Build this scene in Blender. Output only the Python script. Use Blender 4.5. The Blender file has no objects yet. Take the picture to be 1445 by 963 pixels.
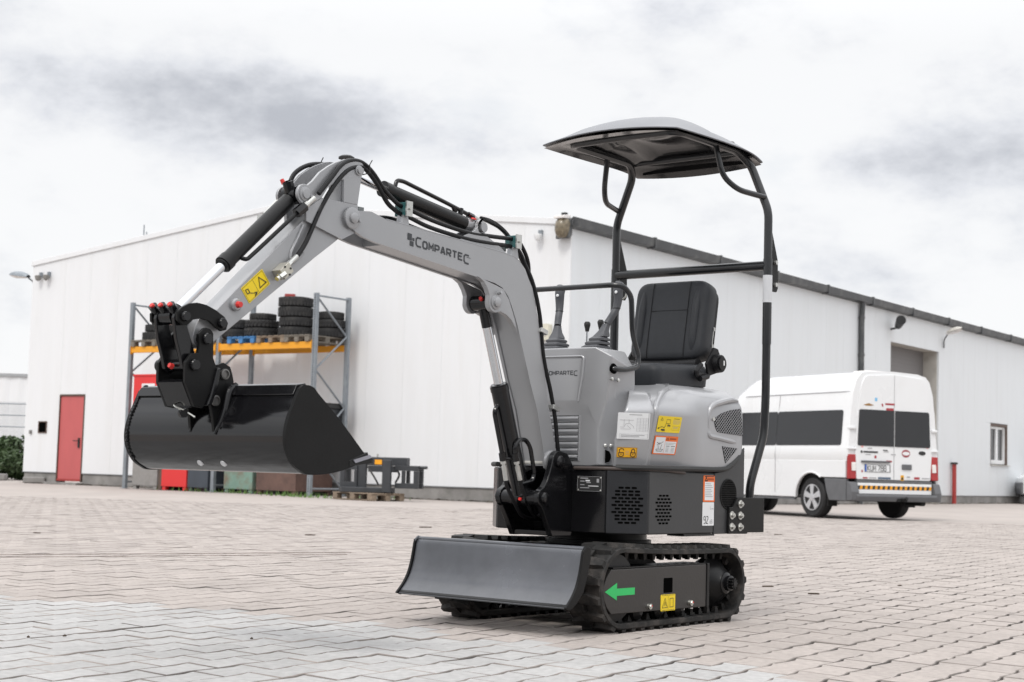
import bpy, bmesh, math, random
import numpy as np
from mathutils import Vector, Matrix, Euler
R = math.radians
random.seed(7); rng = np.random.default_rng(7)
SC = bpy.context.scene
COL = SC.collection

# ------------------------------------------------------------------ camera
cd = bpy.data.cameras.new('camera'); cam = bpy.data.objects.new('camera', cd); COL.objects.link(cam)
F_PX, CAM_H, PITCH, ROLL = 2253.6, 0.642, 4.63, 1.59
cd.sensor_width = 36; cd.lens = F_PX / 1445 * 36
cd.clip_start = .05; cd.clip_end = 3000
cam.location = (0, 0, CAM_H)
cam.rotation_mode = 'QUATERNION'
cam.rotation_quaternion = (Matrix.Rotation(R(90 + PITCH), 3, 'X') @ Matrix.Rotation(R(ROLL), 3, 'Z')).to_quaternion()
cd.dof.use_dof = True; cd.dof.focus_distance = 6.6; cd.dof.aperture_fstop = 7.0
SC.camera = cam
# ------------------------------------------------------------------ world: overcast sky with broken cloud
SUN_EL, SUN_AZ = 52, 205        # azimuth clockwise from +Y
w = bpy.data.worlds.new('World'); SC.world = w; w.use_nodes = True
nt = w.node_tree; nt.nodes.clear(); L = nt.links.new
def N(t, **k):
    n = nt.nodes.new(t)
    for a, b in k.items(): setattr(n, a, b)
    return n
def M(op, a, b=None, c=None):
    n = N('ShaderNodeMath', operation=op)
    for i, v in enumerate((a, b, c)):
        if v is None: continue
        if isinstance(v, (int, float)): n.inputs[i].default_value = v
        else: L(v, n.inputs[i])
    return n.outputs[0]
tc = N('ShaderNodeTexCoord')
sep = N('ShaderNodeSeparateXYZ'); L(tc.outputs['Generated'], sep.inputs[0])
X, Y, Z = sep.outputs
def noise(vec, scale, det, rough=.55, dim='3D'):
    n = N('ShaderNodeTexNoise'); L(vec, n.inputs['Vector']); n.inputs['Scale'].default_value = scale
    n.inputs['Detail'].default_value = det; n.inputs['Roughness'].default_value = rough; return n
sq = N('ShaderNodeMapping'); sq.inputs['Scale'].default_value = (1, 1, 1.9); L(tc.outputs['Generated'], sq.inputs[0])
n1 = noise(sq.outputs[0], 3.2, 5, .5); n2 = noise(sq.outputs[0], 6.5, 6, .55)
az = M('ARCTAN2', X, Y); el = M('ARCSINE', Z)
azn = M('ADD', az, M('MULTIPLY', M('SUBTRACT', n2.outputs[0], .5), .14))
eln = M('ADD', el, M('MULTIPLY', M('SUBTRACT', n1.outputs[0], .5), .07))
def blob(a0, e0, sa, se, amp):
    p = M('POWER', M('DIVIDE', M('SUBTRACT', azn, a0), sa), 2.0)
    q = M('POWER', M('DIVIDE', M('SUBTRACT', eln, e0), se), 2.0)
    return M('MULTIPLY', M('POWER', 2.718, M('MULTIPLY', M('ADD', p, q), -1.0)), amp)
dark = None
for b in [(-.17, .212, .14, .030, .95), (-.30, .245, .12, .032, .7), (.25, .165, .16, .042, .62), (.31, .115, .14, .026, .45), (.09, .285, .14, .03, .35), (-.06, .225, .07, .03, .4), (-.30, .29, .12, .02, .3), (.02, .17, .06, .02, .12),
          (1.3, .5, .5, .16, .6), (-1.6, .6, .5, .2, .6), (2.6, .45, .4, .12, .6), (-2.5, .8, .5, .2, .6), (.4, .9, .6, .15, .5)]:
    o = blob(*b); dark = o if dark is None else M('ADD', dark, o)
n4 = noise(sq.outputs[0], 5.2, 10, .60)
dens = M('ADD', M('ADD', n4.outputs[0], M('MULTIPLY', M('MINIMUM', dark, 1.1), .25)), -.045)
sm = N('ShaderNodeMapRange', interpolation_type='SMOOTHERSTEP'); L(dens, sm.inputs[0]); sm.inputs[1].default_value = .44; sm.inputs[2].default_value = .84
dk = sm.outputs[0]
cr = N('ShaderNodeValToRGB'); L(dk, cr.inputs[0])
cr.color_ramp.elements[0].position = 0.0; cr.color_ramp.elements[0].color = (9.7, 9.75, 9.85, 1)
cr.color_ramp.elements[1].position = .9; cr.color_ramp.elements[1].color = (5.2, 5.38, 5.85, 1)
e = cr.color_ramp.elements.new(.35); e.color = (8.0, 8.15, 8.55, 1)
sky = N('ShaderNodeTexSky', sky_type='NISHITA'); sky.sun_disc = False
sky.sun_elevation = R(SUN_EL); sky.sun_rotation = R(SUN_AZ)
gap = N('ShaderNodeMapRange'); L(n2.outputs[0], gap.inputs[0]); gap.inputs[1].default_value = .60; gap.inputs[2].default_value = .80
gap.inputs[3].default_value = .04; gap.inputs[4].default_value = .28
mx = N('ShaderNodeMixRGB'); L(gap.outputs[0], mx.inputs[0]); L(cr.outputs[0], mx.inputs[1]); L(sky.outputs[0], mx.inputs[2])
# overcast sky: brighter towards the zenith than at the horizon
zen = M('ADD', M('MULTIPLY', M('MAXIMUM', M('SUBTRACT', Z, .26), 0.0), 1.9), .96)
mz = N('ShaderNodeVectorMath', operation='SCALE'); L(mx.outputs[0], mz.inputs[0]); L(zen, mz.inputs['Scale'])
bg = N('ShaderNodeBackground'); bg.inputs['Strength'].default_value = .1; L(mz.outputs[0], bg.inputs['Color'])
wo = N('ShaderNodeOutputWorld'); L(bg.outputs[0], wo.inputs[0])
# ------------------------------------------------------------------ sun behind thin cloud
sl = bpy.data.lights.new('sun', 'SUN'); sl.energy = 1.35; sl.angle = R(14); sl.color = (1, .96, .9)
so = bpy.data.objects.new('sun', sl); COL.objects.link(so); so.location = (0, -10, 30)
d = Vector((math.sin(R(SUN_AZ)) * math.cos(R(SUN_EL)), math.cos(R(SUN_AZ)) * math.cos(R(SUN_EL)), math.sin(R(SUN_EL))))
so.rotation_mode = 'QUATERNION'; so.rotation_quaternion = d.to_track_quat('Z', 'Y')
vs = SC.view_settings; vs.view_transform = 'Standard'; vs.look = 'None'; vs.exposure = .07; vs.gamma = 1; vs.use_curve_mapping = False

# ------------------------------------------------------------------ materials
MATS = {}
def mat(name, col, rough=.5, metal=0., var=.08, scale=6., bump=0., bscale=60., spec=.5, coat=0., rvar=.1, dirt=None, dirt_amt=.0, dscale=3., stretch=(1, 1, 1), alpha=None, tint=None, world=False):
    if name in MATS: return MATS[name]
    m = bpy.data.materials.new(name); m.use_nodes = True; t = m.node_tree; b = t.nodes['Principled BSDF']
    tcn = t.nodes.new('ShaderNodeTexCoord'); mp = t.nodes.new('ShaderNodeMapping'); mp.inputs['Scale'].default_value = stretch
    t.links.new(t.nodes.new('ShaderNodeNewGeometry').outputs['Position'] if world else tcn.outputs['Object'], mp.inputs[0])
    nz = t.nodes.new('ShaderNodeTexNoise'); nz.inputs['Scale'].default_value = scale; nz.inputs['Detail'].default_value = 5; t.links.new(mp.outputs[0], nz.inputs['Vector'])
    ra = t.nodes.new('ShaderNodeValToRGB'); t.links.new(nz.outputs[0], ra.inputs[0])
    ra.color_ramp.elements[0].position = .3; ra.color_ramp.elements[1].position = .7
    ra.color_ramp.elements[0].color = tuple(max(0, c * (1 - var)) for c in col) + (1,)
    ra.color_ramp.elements[1].color = tuple(min(1, c * (1 + var)) for c in col) + (1,)
    out = ra.outputs[0]
    if tint:      # per-piece shade: object random for single pieces, face attribute for the joined ones
        if tint == 'obj':
            oi = t.nodes.new('ShaderNodeObjectInfo'); src = oi.outputs['Random']
        else:
            at = t.nodes.new('ShaderNodeAttribute'); at.attribute_name = 'tint'; src = at.outputs['Fac']
        mr = t.nodes.new('ShaderNodeMapRange'); t.links.new(src, mr.inputs[0]); mr.inputs[3].default_value = .93; mr.inputs[4].default_value = 1.05
        mm = t.nodes.new('ShaderNodeMixRGB'); mm.blend_type = 'MULTIPLY'; mm.inputs[0].default_value = 1
        t.links.new(out, mm.inputs[1]); t.links.new(mr.outputs[0], mm.inputs[2]); out = mm.outputs[0]
    if dirt:
        dn = t.nodes.new('ShaderNodeTexNoise'); dn.inputs['Scale'].default_value = dscale; dn.inputs['Detail'].default_value = 8; dn.inputs['Roughness'].default_value = .65
        t.links.new(mp.outputs[0], dn.inputs['Vector'])
        dr = t.nodes.new('ShaderNodeMapRange'); t.links.new(dn.outputs[0], dr.inputs[0]); dr.inputs[1].default_value = .48; dr.inputs[2].default_value = .75; dr.inputs[4].default_value = dirt_amt
        dm = t.nodes.new('ShaderNodeMixRGB'); t.links.new(dr.outputs[0], dm.inputs[0]); t.links.new(out, dm.inputs[1]); dm.inputs[2].default_value = tuple(dirt) + (1,)
        out = dm.outputs[0]
    t.links.new(out, b.inputs['Base Color'])
    rr = t.nodes.new('ShaderNodeMapRange'); t.links.new(nz.outputs[0], rr.inputs[0]); rr.inputs[3].default_value = max(.02, rough - rvar); rr.inputs[4].default_value = min(1, rough + rvar)
    t.links.new(rr.outputs[0], b.inputs['Roughness'])
    b.inputs['Metallic'].default_value = metal; b.inputs['Specular IOR Level'].default_value = spec; b.inputs['Coat Weight'].default_value = coat; b.inputs['Coat Roughness'].default_value = .08
    if bump:
        bn = t.nodes.new('ShaderNodeTexNoise'); bn.inputs['Scale'].default_value = bscale; bn.inputs['Detail'].default_value = 4; t.links.new(mp.outputs[0], bn.inputs['Vector'])
        bp = t.nodes.new('ShaderNodeBump'); bp.inputs['Strength'].default_value = bump; bp.inputs['Distance'].default_value = .01
        t.links.new(bn.outputs[0], bp.inputs['Height']); t.links.new(bp.outputs[0], b.inputs['Normal'])
    MATS[name] = m; return m
silver = mat('silver grey paint', (.335, .338, .348), .34, .4, .03, 4, coat=.25, rvar=.05, bump=.03, bscale=90)
silver2 = mat('silver grey moulded cover', (.350, .353, .365), .33, .3, .02, 3, coat=.3, rvar=.05)
cpanel = mat('dark corner panel paint', (.027, .028, .031), .27, 0, .1, 4, rvar=.05, spec=.4)
framem = mat('brownish black frame paint', (.033, .030, .028), .42, 0, .12, 5, rvar=.08, bump=.05, bscale=80, spec=.4)
gblack = mat('glossy black paint', (.007, .007, .008), .16, 0, .2, 5, rvar=.06, bump=.04, bscale=30, spec=.38)
sblack = mat('satin black paint', (.009, .009, .0095), .36, 0, .2, 5, spec=.28, rvar=.08, bump=.04, bscale=80)
mblack = mat('matt black plate', (.008, .008, .0082), .42, 0, .2, 6, rvar=.08, bump=.05, bscale=120, spec=.18)
mpanel = mat('satin charcoal panel', (.034, .035, .037), .40, 0, .1, 4, rvar=.06, bump=.04, bscale=120, spec=.4)
canm = mat('canopy grey paint', (.165, .17, .185), .34, 0, .03, 3, spec=.4, rvar=.05)
bladem = mat('scuffed black blade paint', (.075, .079, .090), .25, 0, .18, 7, rvar=.10, bump=.05, bscale=25, dirt=(.11, .114, .125), dirt_amt=.6, dscale=4, coat=.3)
tubem = mat('black tube paint', (.019, .020, .022), .20, 0, .15, 8, rvar=.05, spec=.55)
rubber = mat('track rubber', (.015, .0145, .014), .60, 0, .3, 14, spec=.3, bump=.25, bscale=40, dirt=(.11, .095, .085), dirt_amt=.6, dscale=11)
hosem = mat('rubber hose', (.008, .008, .009), .40, 0, .2, 30, spec=.26, bump=.1, bscale=200)
chrome = mat('chromed rod', (.62, .63, .65), .10, 1, .03, 5, rvar=.04)
zinc = mat('zinc plated steel', (.66, .66, .62), .32, 1, .12, 30, rvar=.1)
zincp = mat('bright plated fitting', (.52, .52, .50), .33, .8, .1, 30)
seatm = mat('dark grey seat vinyl', (.026, .028, .032), .48, 0, .08, 30, bump=.18, bscale=300, rvar=.06, spec=.3)
seatd = mat('black seat plastic', (.008, .008, .009), .45, 0, .1, 20, spec=.25)
grips = mat('grey lever plastic', (.070, .072, .080), .48, 0, .06, 20, bump=.06, bscale=120)
red = mat('red plastic cap', (.62, .035, .03), .4, 0, .1, 30)
yel = mat('yellow sticker', (.82, .60, .008), .45, 0, .04, 8)
amb = mat('amber sticker', (.80, .40, .010), .45, 0, .04, 8)
ora = mat('orange sticker', (.80, .15, .015), .45, 0, .04, 8)
whi = mat('white sticker', (.74, .75, .76), .5, 0, .04, 8)
prn = mat('black print', (.02, .02, .02), .6)
prg = mat('grey print', (.35, .35, .36), .6)
grn = mat('green sticker', (.02, .47, .115), .45, 0, .04, 8)
hole = mat('dark opening', (.003, .003, .003), .9, spec=.0)
latt = mat('perforated steel', (.30, .30, .31), .4, .3)
brownr = mat('brown rubber strip', (.06, .045, .04), .6)
teal = mat('teal clamp', (.03, .11, .11), .5)
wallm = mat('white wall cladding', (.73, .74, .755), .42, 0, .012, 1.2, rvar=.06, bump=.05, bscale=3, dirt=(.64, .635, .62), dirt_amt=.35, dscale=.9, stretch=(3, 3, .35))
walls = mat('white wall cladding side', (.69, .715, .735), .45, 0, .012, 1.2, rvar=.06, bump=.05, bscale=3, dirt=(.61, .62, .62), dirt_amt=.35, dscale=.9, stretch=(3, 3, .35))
concr = mat('weathered concrete', (.26, .25, .24), .85, 0, .2, 3, bump=.3, bscale=25, dirt=(.10, .10, .09), dirt_amt=.7, dscale=2)
roofm = mat('grey roof sheet', (.33, .34, .35), .6, 0, .1, 2)
gutm = mat('dark grey gutter', (.055, .058, .062), .5, 0, .15, 2, dirt=(.2, .2, .19), dirt_amt=.5)
redd = mat('faded red door paint', (.50, .105, .105), .5, 0, .06, 2, dirt=(.45, .10, .10), dirt_amt=.5, dscale=2, stretch=(2, 2, .5))
redp = mat('red paint', (.33, .035, .03), .45, 0, .1, 5)
redbin = mat('bright red bin paint', (.66, .028, .028), .42, 0, .06, 3, dirt=(.5, .03, .03), dirt_amt=.4)
brown = mat('brown frame', (.10, .065, .05), .6, 0, .2, 5)
garm = mat('taupe roller door', (.175, .168, .168), .55, 0, .05, 2, stretch=(1, 1, 30))
reveal = mat('cream reveal', (.52, .50, .46), .7, 0, .1, 2, dirt=(.3, .27, .23), dirt_amt=.6)
glass = mat('dark window glass', (.018, .019, .021), .10, 0, .1, 2, rvar=.03)
vglass = mat('tinted van glass', (.018, .019, .022), .14, 0, .06, 2, rvar=.04)
steel = mat('galvanised rack steel', (.25, .275, .30), .5, .4, .12, 8, rvar=.1)
beam = mat('orange yellow beam', (.78, .34, .015), .45, 0, .06, 4, dirt=(.4, .17, .03), dirt_amt=.45, dscale=4)
wood = mat('old pallet wood', (.24, .185, .135), .8, 0, .3, 6, bump=.3, bscale=40, dirt=(.10, .08, .07), dirt_amt=.6, stretch=(1, 6, 6))
woodg = mat('grey weathered pallet wood', (.20, .18, .15), .8, 0, .3, 6, bump=.3, bscale=40, dirt=(.06, .05, .045), dirt_amt=.7, stretch=(1, 6, 6))
bluep = mat('blue pallet paint', (.055, .20, .44), .65, 0, .15, 8, dirt=(.05, .1, .2), dirt_amt=.5)
tyre = mat('old tyre rubber', (.020, .020, .021), .75, 0, .3, 7, bump=.35, bscale=30, dirt=(.07, .066, .06), dirt_amt=.5, dscale=5)
binG = mat('weathered grey crate', (.27, .26, .25), .75, 0, .15, 3, dirt=(.12, .11, .10), dirt_amt=.7)
binN = mat('dark navy bin', (.045, .055, .07), .5, 0, .15, 3)
binR = mat('rusty green steel', (.17, .27, .22), .6, 0, .15, 3, dirt=(.17, .085, .05), dirt_amt=.95, dscale=3.5)
binB = mat('rusty brown steel', (.13, .075, .06), .7, 0, .2, 4, dirt=(.06, .035, .03), dirt_amt=.7)
anth = mat('anthracite steel', (.035, .038, .043), .5, 0, .15, 5)
vwhite = mat('white van paint', (.75, .76, .77), .28, 0, .015, 1.5, coat=.4, rvar=.04, dirt=(.66, .65, .63), dirt_amt=.22, dscale=2)
vgrey = mat('grey bumper plastic', (.115, .118, .125), .6, 0, .1, 8)
under = mat('dark underbody', (.007, .007, .007), .8)
vtyre = mat('van tyre rubber', (.014, .014, .015), .7, 0, .2, 12)
rim = mat('alloy rim', (.62, .63, .65), .3, .7, .06, 9)
lampr = mat('red lamp lens', (.34, .012, .014), .2, 0, .1, 10, coat=.4)
lampw = mat('clear lamp lens', (.75, .72, .70), .2, 0, .08, 10, coat=.4)
cream = mat('cream plastic', (.62, .60, .50), .5)
lens = mat('amber floodlight lens', (.17, .14, .095), .25, 0, .35, 14)
leafm = mat('dark green leaf', (.050, .085, .030), .55, 0, .4, 3)
leafd = mat('dead leaf', (.085, .065, .05), .9, spec=.2)
bark = mat('brown twig bark', (.07, .05, .035), .9)
grassm = mat('weed green', (.10, .19, .04), .7, 0, .3, 8)
def paver_mat(name, col, tint): return mat(name, col, .86, 0, .13, 34, bump=.55, bscale=170, spec=.3, tint=tint, dirt=tuple(c * .70 for c in col), dirt_amt=.6, dscale=1.15, world=True)
PINK, GREY = (.392, .350, .325), (.415, .408, .402)
pk_o, gr_o = paver_mat('pinkish concrete paver', PINK, 'obj'), paver_mat('light grey concrete paver', GREY, 'obj')
pk_a, gr_a = paver_mat('pinkish concrete paving', PINK, 'att'), paver_mat('light grey concrete paving', GREY, 'att')
edgem = mat('dirty paver edge', (.235, .210, .193), .95, 0, .62, 2.6, world=True)
bedm = mat('dark joint sand', (.045, .038, .033), .95, 0, .3, 20, bump=.3, bscale=60)
yardm = mat('far concrete paving', (.376, .336, .312), .88, 0, .07, 1.5, bump=.2, bscale=20, spec=.3, dirt=(.285, .26, .243), dirt_amt=.55, dscale=.35, stretch=(1, .5, 1))

# ------------------------------------------------------------------ geometry helpers
class MB:
    def __init__(s): s.v = []; s.f = []
    def add(s, v, f):
        o = len(s.v); s.v += [tuple(p) for p in v]; s.f += [tuple(i + o for i in q) for q in f]; return s
    def box(s, c, d, rot=None):
        x, y, z = d[0] / 2, d[1] / 2, d[2] / 2
        P = [Vector((a, b, e)) for a in (-x, x) for b in (-y, y) for e in (-z, z)]
        if rot is not None:
            Q = rot if isinstance(rot, Matrix) else Euler(rot).to_matrix()
            P = [Q @ p for p in P]
        c = Vector(c); P = [p + c for p in P]
        return s.add(P, [(0, 1, 3, 2), (4, 6, 7, 5), (0, 4, 5, 1), (2, 3, 7, 6), (0, 2, 6, 4), (1, 5, 7, 3)])
    def span(s, a, b):
        return s.box([(i + j) / 2 for i, j in zip(a, b)], [abs(j - i) for i, j in zip(a, b)])
    def prism(s, pts, ax, a, b):
        n = len(pts)
        def P(p, t): return {'x': (t, p[0], p[1]), 'y': (p[0], t, p[1]), 'z': (p[0], p[1], t)}[ax]
        v = [P(p, a) for p in pts] + [P(p, b) for p in pts]
        f = [tuple(range(n)), tuple(range(2 * n - 1, n - 1, -1))] + [(i, (i + 1) % n, n + (i + 1) % n, n + i) for i in range(n)]
        return s.add(v, f)
    def cyl(s, p0, p1, r0, r1=None, n=16, cap=True):
        r1 = r0 if r1 is None else r1
        p0, p1 = Vector(p0), Vector(p1); q = (p1 - p0).to_track_quat('Z', 'Y')
        v = []
        for p, r in ((p0, r0), (p1, r1)):
            v += [p + q @ Vector((r * math.cos(2 * math.pi * i / n), r * math.sin(2 * math.pi * i / n), 0)) for i in range(n)]
        f = [(i, (i + 1) % n, n + (i + 1) % n, n + i) for i in range(n)]
        if cap: f += [tuple(range(n))[::-1], tuple(range(n, 2 * n))]
        return s.add(v, f)
    def lathe(s, prof, org, ax, n=24):
        org = Vector(org); q = Vector(ax).to_track_quat('Z', 'Y'); v = []; m = len(prof)
        for r, h in prof:
            v += [org + q @ Vector((r * math.cos(2 * math.pi * i / n), r * math.sin(2 * math.pi * i / n), h)) for i in range(n)]
        f = [(k * n + i, k * n + (i + 1) % n, (k + 1) * n + (i + 1) % n, (k + 1) * n + i) for k in range(m - 1) for i in range(n)]
        f += [tuple(range(n))[::-1], tuple(range((m - 1) * n, m * n))]
        return s.add(v, f)
    def tube(s, path, r, n=10, rad=0., sm=0, cap=True):
        P = [Vector(p) for p in path]
        if rad: P = fillet(P, rad)
        if sm: P = catmull(P, sm)
        P = [p for i, p in enumerate(P) if i == 0 or (p - P[i - 1]).length > 1e-7]
        m = len(P); T = []
        for i in range(m):
            a = P[max(i - 1, 0)]; b = P[min(i + 1, m - 1)]; T.append((b - a).normalized())
        u = T[0].orthogonal().normalized(); v = []
        for i in range(m):
            u = (u - T[i] * u.dot(T[i])).normalized(); wv = T[i].cross(u)
            rr = float(np.interp(i / max(1, m - 1) * (len(r) - 1), range(len(r)), r)) if isinstance(r, (list, tuple)) else r
            v += [P[i] + (u * math.cos(2 * math.pi * k / n) + wv * math.sin(2 * math.pi * k / n)) * rr for k in range(n)]
        f = [(i * n + k, i * n + (k + 1) % n, (i + 1) * n + (k + 1) % n, (i + 1) * n + k) for i in range(m - 1) for k in range(n)]
        if cap: f += [tuple(range(n))[::-1], tuple(range((m - 1) * n, m * n))]
        return s.add(v, f)
    def grid(s, rows, close=False):
        m = len(rows); n = len(rows[0]); v = [p for r_ in rows for p in r_]
        f = [(i * n + j, i * n + (j + 1) % n, (i + 1) * n + (j + 1) % n, (i + 1) * n + j) for i in range(m - 1) for j in range(n if close else n - 1)]
        return s.add(v, f)
    def build(s, name, m, parent=None, smooth=35, bevel=0, seg=2, recalc=True, kind=None, label=None, sub=0):
        me = bpy.data.meshes.new(name); me.from_pydata(s.v, [], s.f); me.validate()
        if recalc:
            b = bmesh.new(); b.from_mesh(me); bmesh.ops.recalc_face_normals(b, faces=b.faces); b.to_mesh(me); b.free()
        if smooth:
            me.polygons.foreach_set('use_smooth', [True] * len(me.polygons))
            if not sub: me.set_sharp_from_angle(angle=R(smooth))
        me.materials.append(m)
        o = bpy.data.objects.new(name, me); COL.objects.link(o); o.parent = parent
        if sub:
            md = o.modifiers.new('sub', 'SUBSURF'); md.levels = md.render_levels = sub
        if bevel:
            md = o.modifiers.new('bev', 'BEVEL'); md.width = bevel; md.segments = seg; md.limit_method = 'ANGLE'; md.angle_limit = R(32); md.harden_normals = True
        if kind: o['kind'] = kind
        if label: o['label'] = label
        return o
def fillet(P, rad, k=5):
    out = [P[0]]
    for i in range(1, len(P) - 1):
        a, b, c = P[i - 1], P[i], P[i + 1]
        u, v = (a - b), (c - b); r_ = min(rad, u.length * .45, v.length * .45)
        p0, p1 = b + u.normalized() * r_, b + v.normalized() * r_
        for t in range(k + 1):
            t /= k; out.append(p0 * (1 - t) ** 2 + b * 2 * t * (1 - t) + p1 * t * t)
    out.append(P[-1]); return out
def catmull(P, k):
    Q = [P[0]] + P + [P[-1]]; out = []
    for i in range(1, len(Q) - 2):
        a, b, c, d_ = Q[i - 1], Q[i], Q[i + 1], Q[i + 2]
        for t in range(k):
            t /= k
            out.append(.5 * ((2 * b) + (c - a) * t + (2 * a - 5 * b + 4 * c - d_) * t * t + (3 * b - a - 3 * c + d_) * t ** 3))
    out.append(P[-1]); return out
def round_poly(pts, rads, k=5):
    n = len(pts); out = []
    for i in range(n):
        b = Vector(pts[i]); r_ = rads[i] if isinstance(rads, (list, tuple)) else rads
        if not r_: out.append(tuple(b)); continue
        u, v = Vector(pts[i - 1]) - b, Vector(pts[(i + 1) % n]) - b
        q = min(r_, u.length * .48, v.length * .48); p0, p1 = b + u.normalized() * q, b + v.normalized() * q
        for t in range(k + 1):
            t /= k; out.append(tuple(p0 * (1 - t) ** 2 + b * 2 * t * (1 - t) + p1 * t * t))
    return out
def circ(cx, cz, r, n=20, a0=0, a1=360):
    return [(cx + r * math.cos(R(a0 + (a1 - a0) * i / n)), cz + r * math.sin(R(a0 + (a1 - a0) * i / n))) for i in range(n + (a1 - a0 != 360))]
def thing(name, label, cat, loc=(0, 0, 0), rz=0, group=None):
    o = bpy.data.objects.new(name, None); COL.objects.link(o); o.location = loc; o.rotation_euler = (0, 0, rz)
    o.empty_display_size = .1
    o['label'] = label; o['category'] = cat
    if group: o['group'] = group
    return o
def tag(o, label, cat, group=None):
    o['label'] = label; o['category'] = cat
    if group: o['group'] = group
    return o
def copy_tree(o, parent=None):
    c = o.copy(); COL.objects.link(c); c.parent = parent
    for ch in [x for x in bpy.data.objects if x.parent == o]: copy_tree(ch, c)
    return c
# stroke lettering
GL = {'C': [[(1, 1), (.25, 1), (0, .78), (0, .22), (.25, 0), (1, 0)]], 'O': [[(.2, 0), (0, .2), (0, .8), (.2, 1), (.8, 1), (1, .8), (1, .2), (.8, 0), (.2, 0)]],
      'M': [[(0, 0), (0, 1), (.5, .35), (1, 1), (1, 0)]], 'P': [[(0, 0), (0, 1), (.8, 1), (1, .86), (1, .56), (.8, .42), (.02, .42)]],
      'A': [[(0, 0), (.42, 1), (.58, 1), (1, 0)], [(.2, .3), (.8, .3)]], 'R': [[(0, 0), (0, 1), (.8, 1), (1, .86), (1, .58), (.8, .44), (.02, .44)], [(.5, .42), (1, 0)]],
      'T': [[(0, 1), (1, 1)], [(.5, .95), (.5, 0)]], 'E': [[(1, 1), (0, 1), (0, 0), (1, 0)], [(.05, .52), (.85, .52)]],
      '9': [[(1, .5), (.2, .5), (0, .62), (0, .88), (.2, 1), (.8, 1), (1, .85), (1, .15), (.8, 0), (.1, 0)]], '2': [[(0, 1), (.85, 1), (1, .88), (1, .62), (0, .1), (0, 0), (1, 0)]],
      'd': [[(1, 1), (1, 0), (.2, 0), (0, .15), (0, .4), (.2, .55), (.95, .55)]], 'B': [[(0, 0), (0, 1), (.75, 1), (.95, .85), (.95, .65), (.75, .52), (.05, .52)], [(.7, .5), (1, .36), (1, .14), (.8, 0), (.05, 0)]],
      'L': [[(0, 1), (0, 0), (1, 0)]], 'w': [[(0, .6), (.25, 0), (.5, .5), (.75, 0), (1, .6)]], 'a': [[(1, .6), (1, 0), (.2, 0), (0, .2), (0, .4), (.2, .55), (.95, .55)]],
      'K': [[(0, 1), (0, 0)], [(1, 1), (.08, .5), (1, 0)]], 'U': [[(0, 1), (0, .2), (.2, 0), (.8, 0), (1, .2), (1, 1)]], '7': [[(0, 1), (1, 1), (.35, 0)]],
      '8': [[(.2, .52), (0, .66), (0, .88), (.2, 1), (.8, 1), (1, .88), (1, .66), (.8, .52), (.2, .52)], [(.15, .5), (0, .36), (0, .14), (.2, 0), (.8, 0), (1, .14), (1, .36), (.85, .5)]]}
def stroke(mb, pts, wd, o, r_, u, n, off):
    P = [Vector(p) for p in pts]; closed = (P[0] - P[-1]).length < 1e-6 and len(P) > 2
    if closed: P = P[:-1]
    m = len(P); Lf, Rt = [], []
    for i in range(m):
        a = P[(i - 1) % m] if (closed or i > 0) else None; c = P[(i + 1) % m] if (closed or i < m - 1) else None
        d0 = (P[i] - a).normalized() if a is not None else None; d1 = (c - P[i]).normalized() if c is not None else None
        d0 = d0 or d1; d1 = d1 or d0
        n0, n1_ = Vector((-d0.y, d0.x)), Vector((-d1.y, d1.x)); b = (n0 + n1_)
        b = b.normalized() if b.length > 1e-6 else n0
        k = min(wd / 2 / max(.35, b.dot(n0)), wd)
        Lf.append(P[i] + b * k); Rt.append(P[i] - b * k)
    V = [o + r_ * p.x + u * p.y + n * off for p in Lf + Rt]
    mb.add(V, [(i, (i + 1) % m, m + (i + 1) % m, m + i) for i in range(m if closed else m - 1)])
def text(name, s, o, r_, u, h, wd, gap, lw, m, parent, n=None, big=()):
    o, r_, u = Vector(o), Vector(r_).normalized(), Vector(u).normalized(); n = n or r_.cross(u)
    mb = MB(); x = 0
    for i, ch in enumerate(s):
        if ch == ' ': x += wd * .6; continue
        hh, ww = (h * 1.28, wd * 1.2) if i in big else (h, wd)
        y0 = -(h * .28) if (i in big and i > 0) else 0
        for k, g in enumerate(GL[ch]): stroke(mb, [(x + a * ww, y0 + b * hh) for a, b in g], lw, o, r_, u, n, .0004 + .0002 * k)
        x += ww + gap
    return mb.build(name, m, parent, smooth=0, recalc=False)
def label(name, o, r_, u, w_, h_, m, parent, marks=(), lab=None, th=.0012, rad=.004):
    """sticker with its top left corner at o; marks = (x0, y0, x1, y1, material) in 0..1 from top left"""
    o, r_, u = Vector(o), Vector(r_).normalized(), Vector(u).normalized(); n = r_.cross(u)
    q = round_poly([(0, 0), (w_, 0), (w_, -h_), (0, -h_)], rad, 3); k = len(q)
    V = [o + r_ * a + u * b for a, b in q] + [o + r_ * a + u * b + n * th for a, b in q]
    b = MB().add(V, [tuple(range(k, 2 * k))[::-1]] + [(i, (i + 1) % k, k + (i + 1) % k, k + i) for i in range(k)])
    ob = b.build(name, m, parent, smooth=0, label=lab)
    by = {}
    for j, (x0, y0, x1, y1, mm) in enumerate(marks):
        b = by.setdefault(mm.name, (MB(), mm))[0]
        off = th + .0004 + .00002 * j
        b.add([o + r_ * (x * w_) - u * (y * h_) + n * off for x, y in ((x0, y0), (x0, y1), (x1, y1), (x1, y0))], [(0, 1, 2, 3)])
    for kx, (b, mm) in by.items(): b.build('print', mm, ob, smooth=0, recalc=False)
    return ob, n
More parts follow.
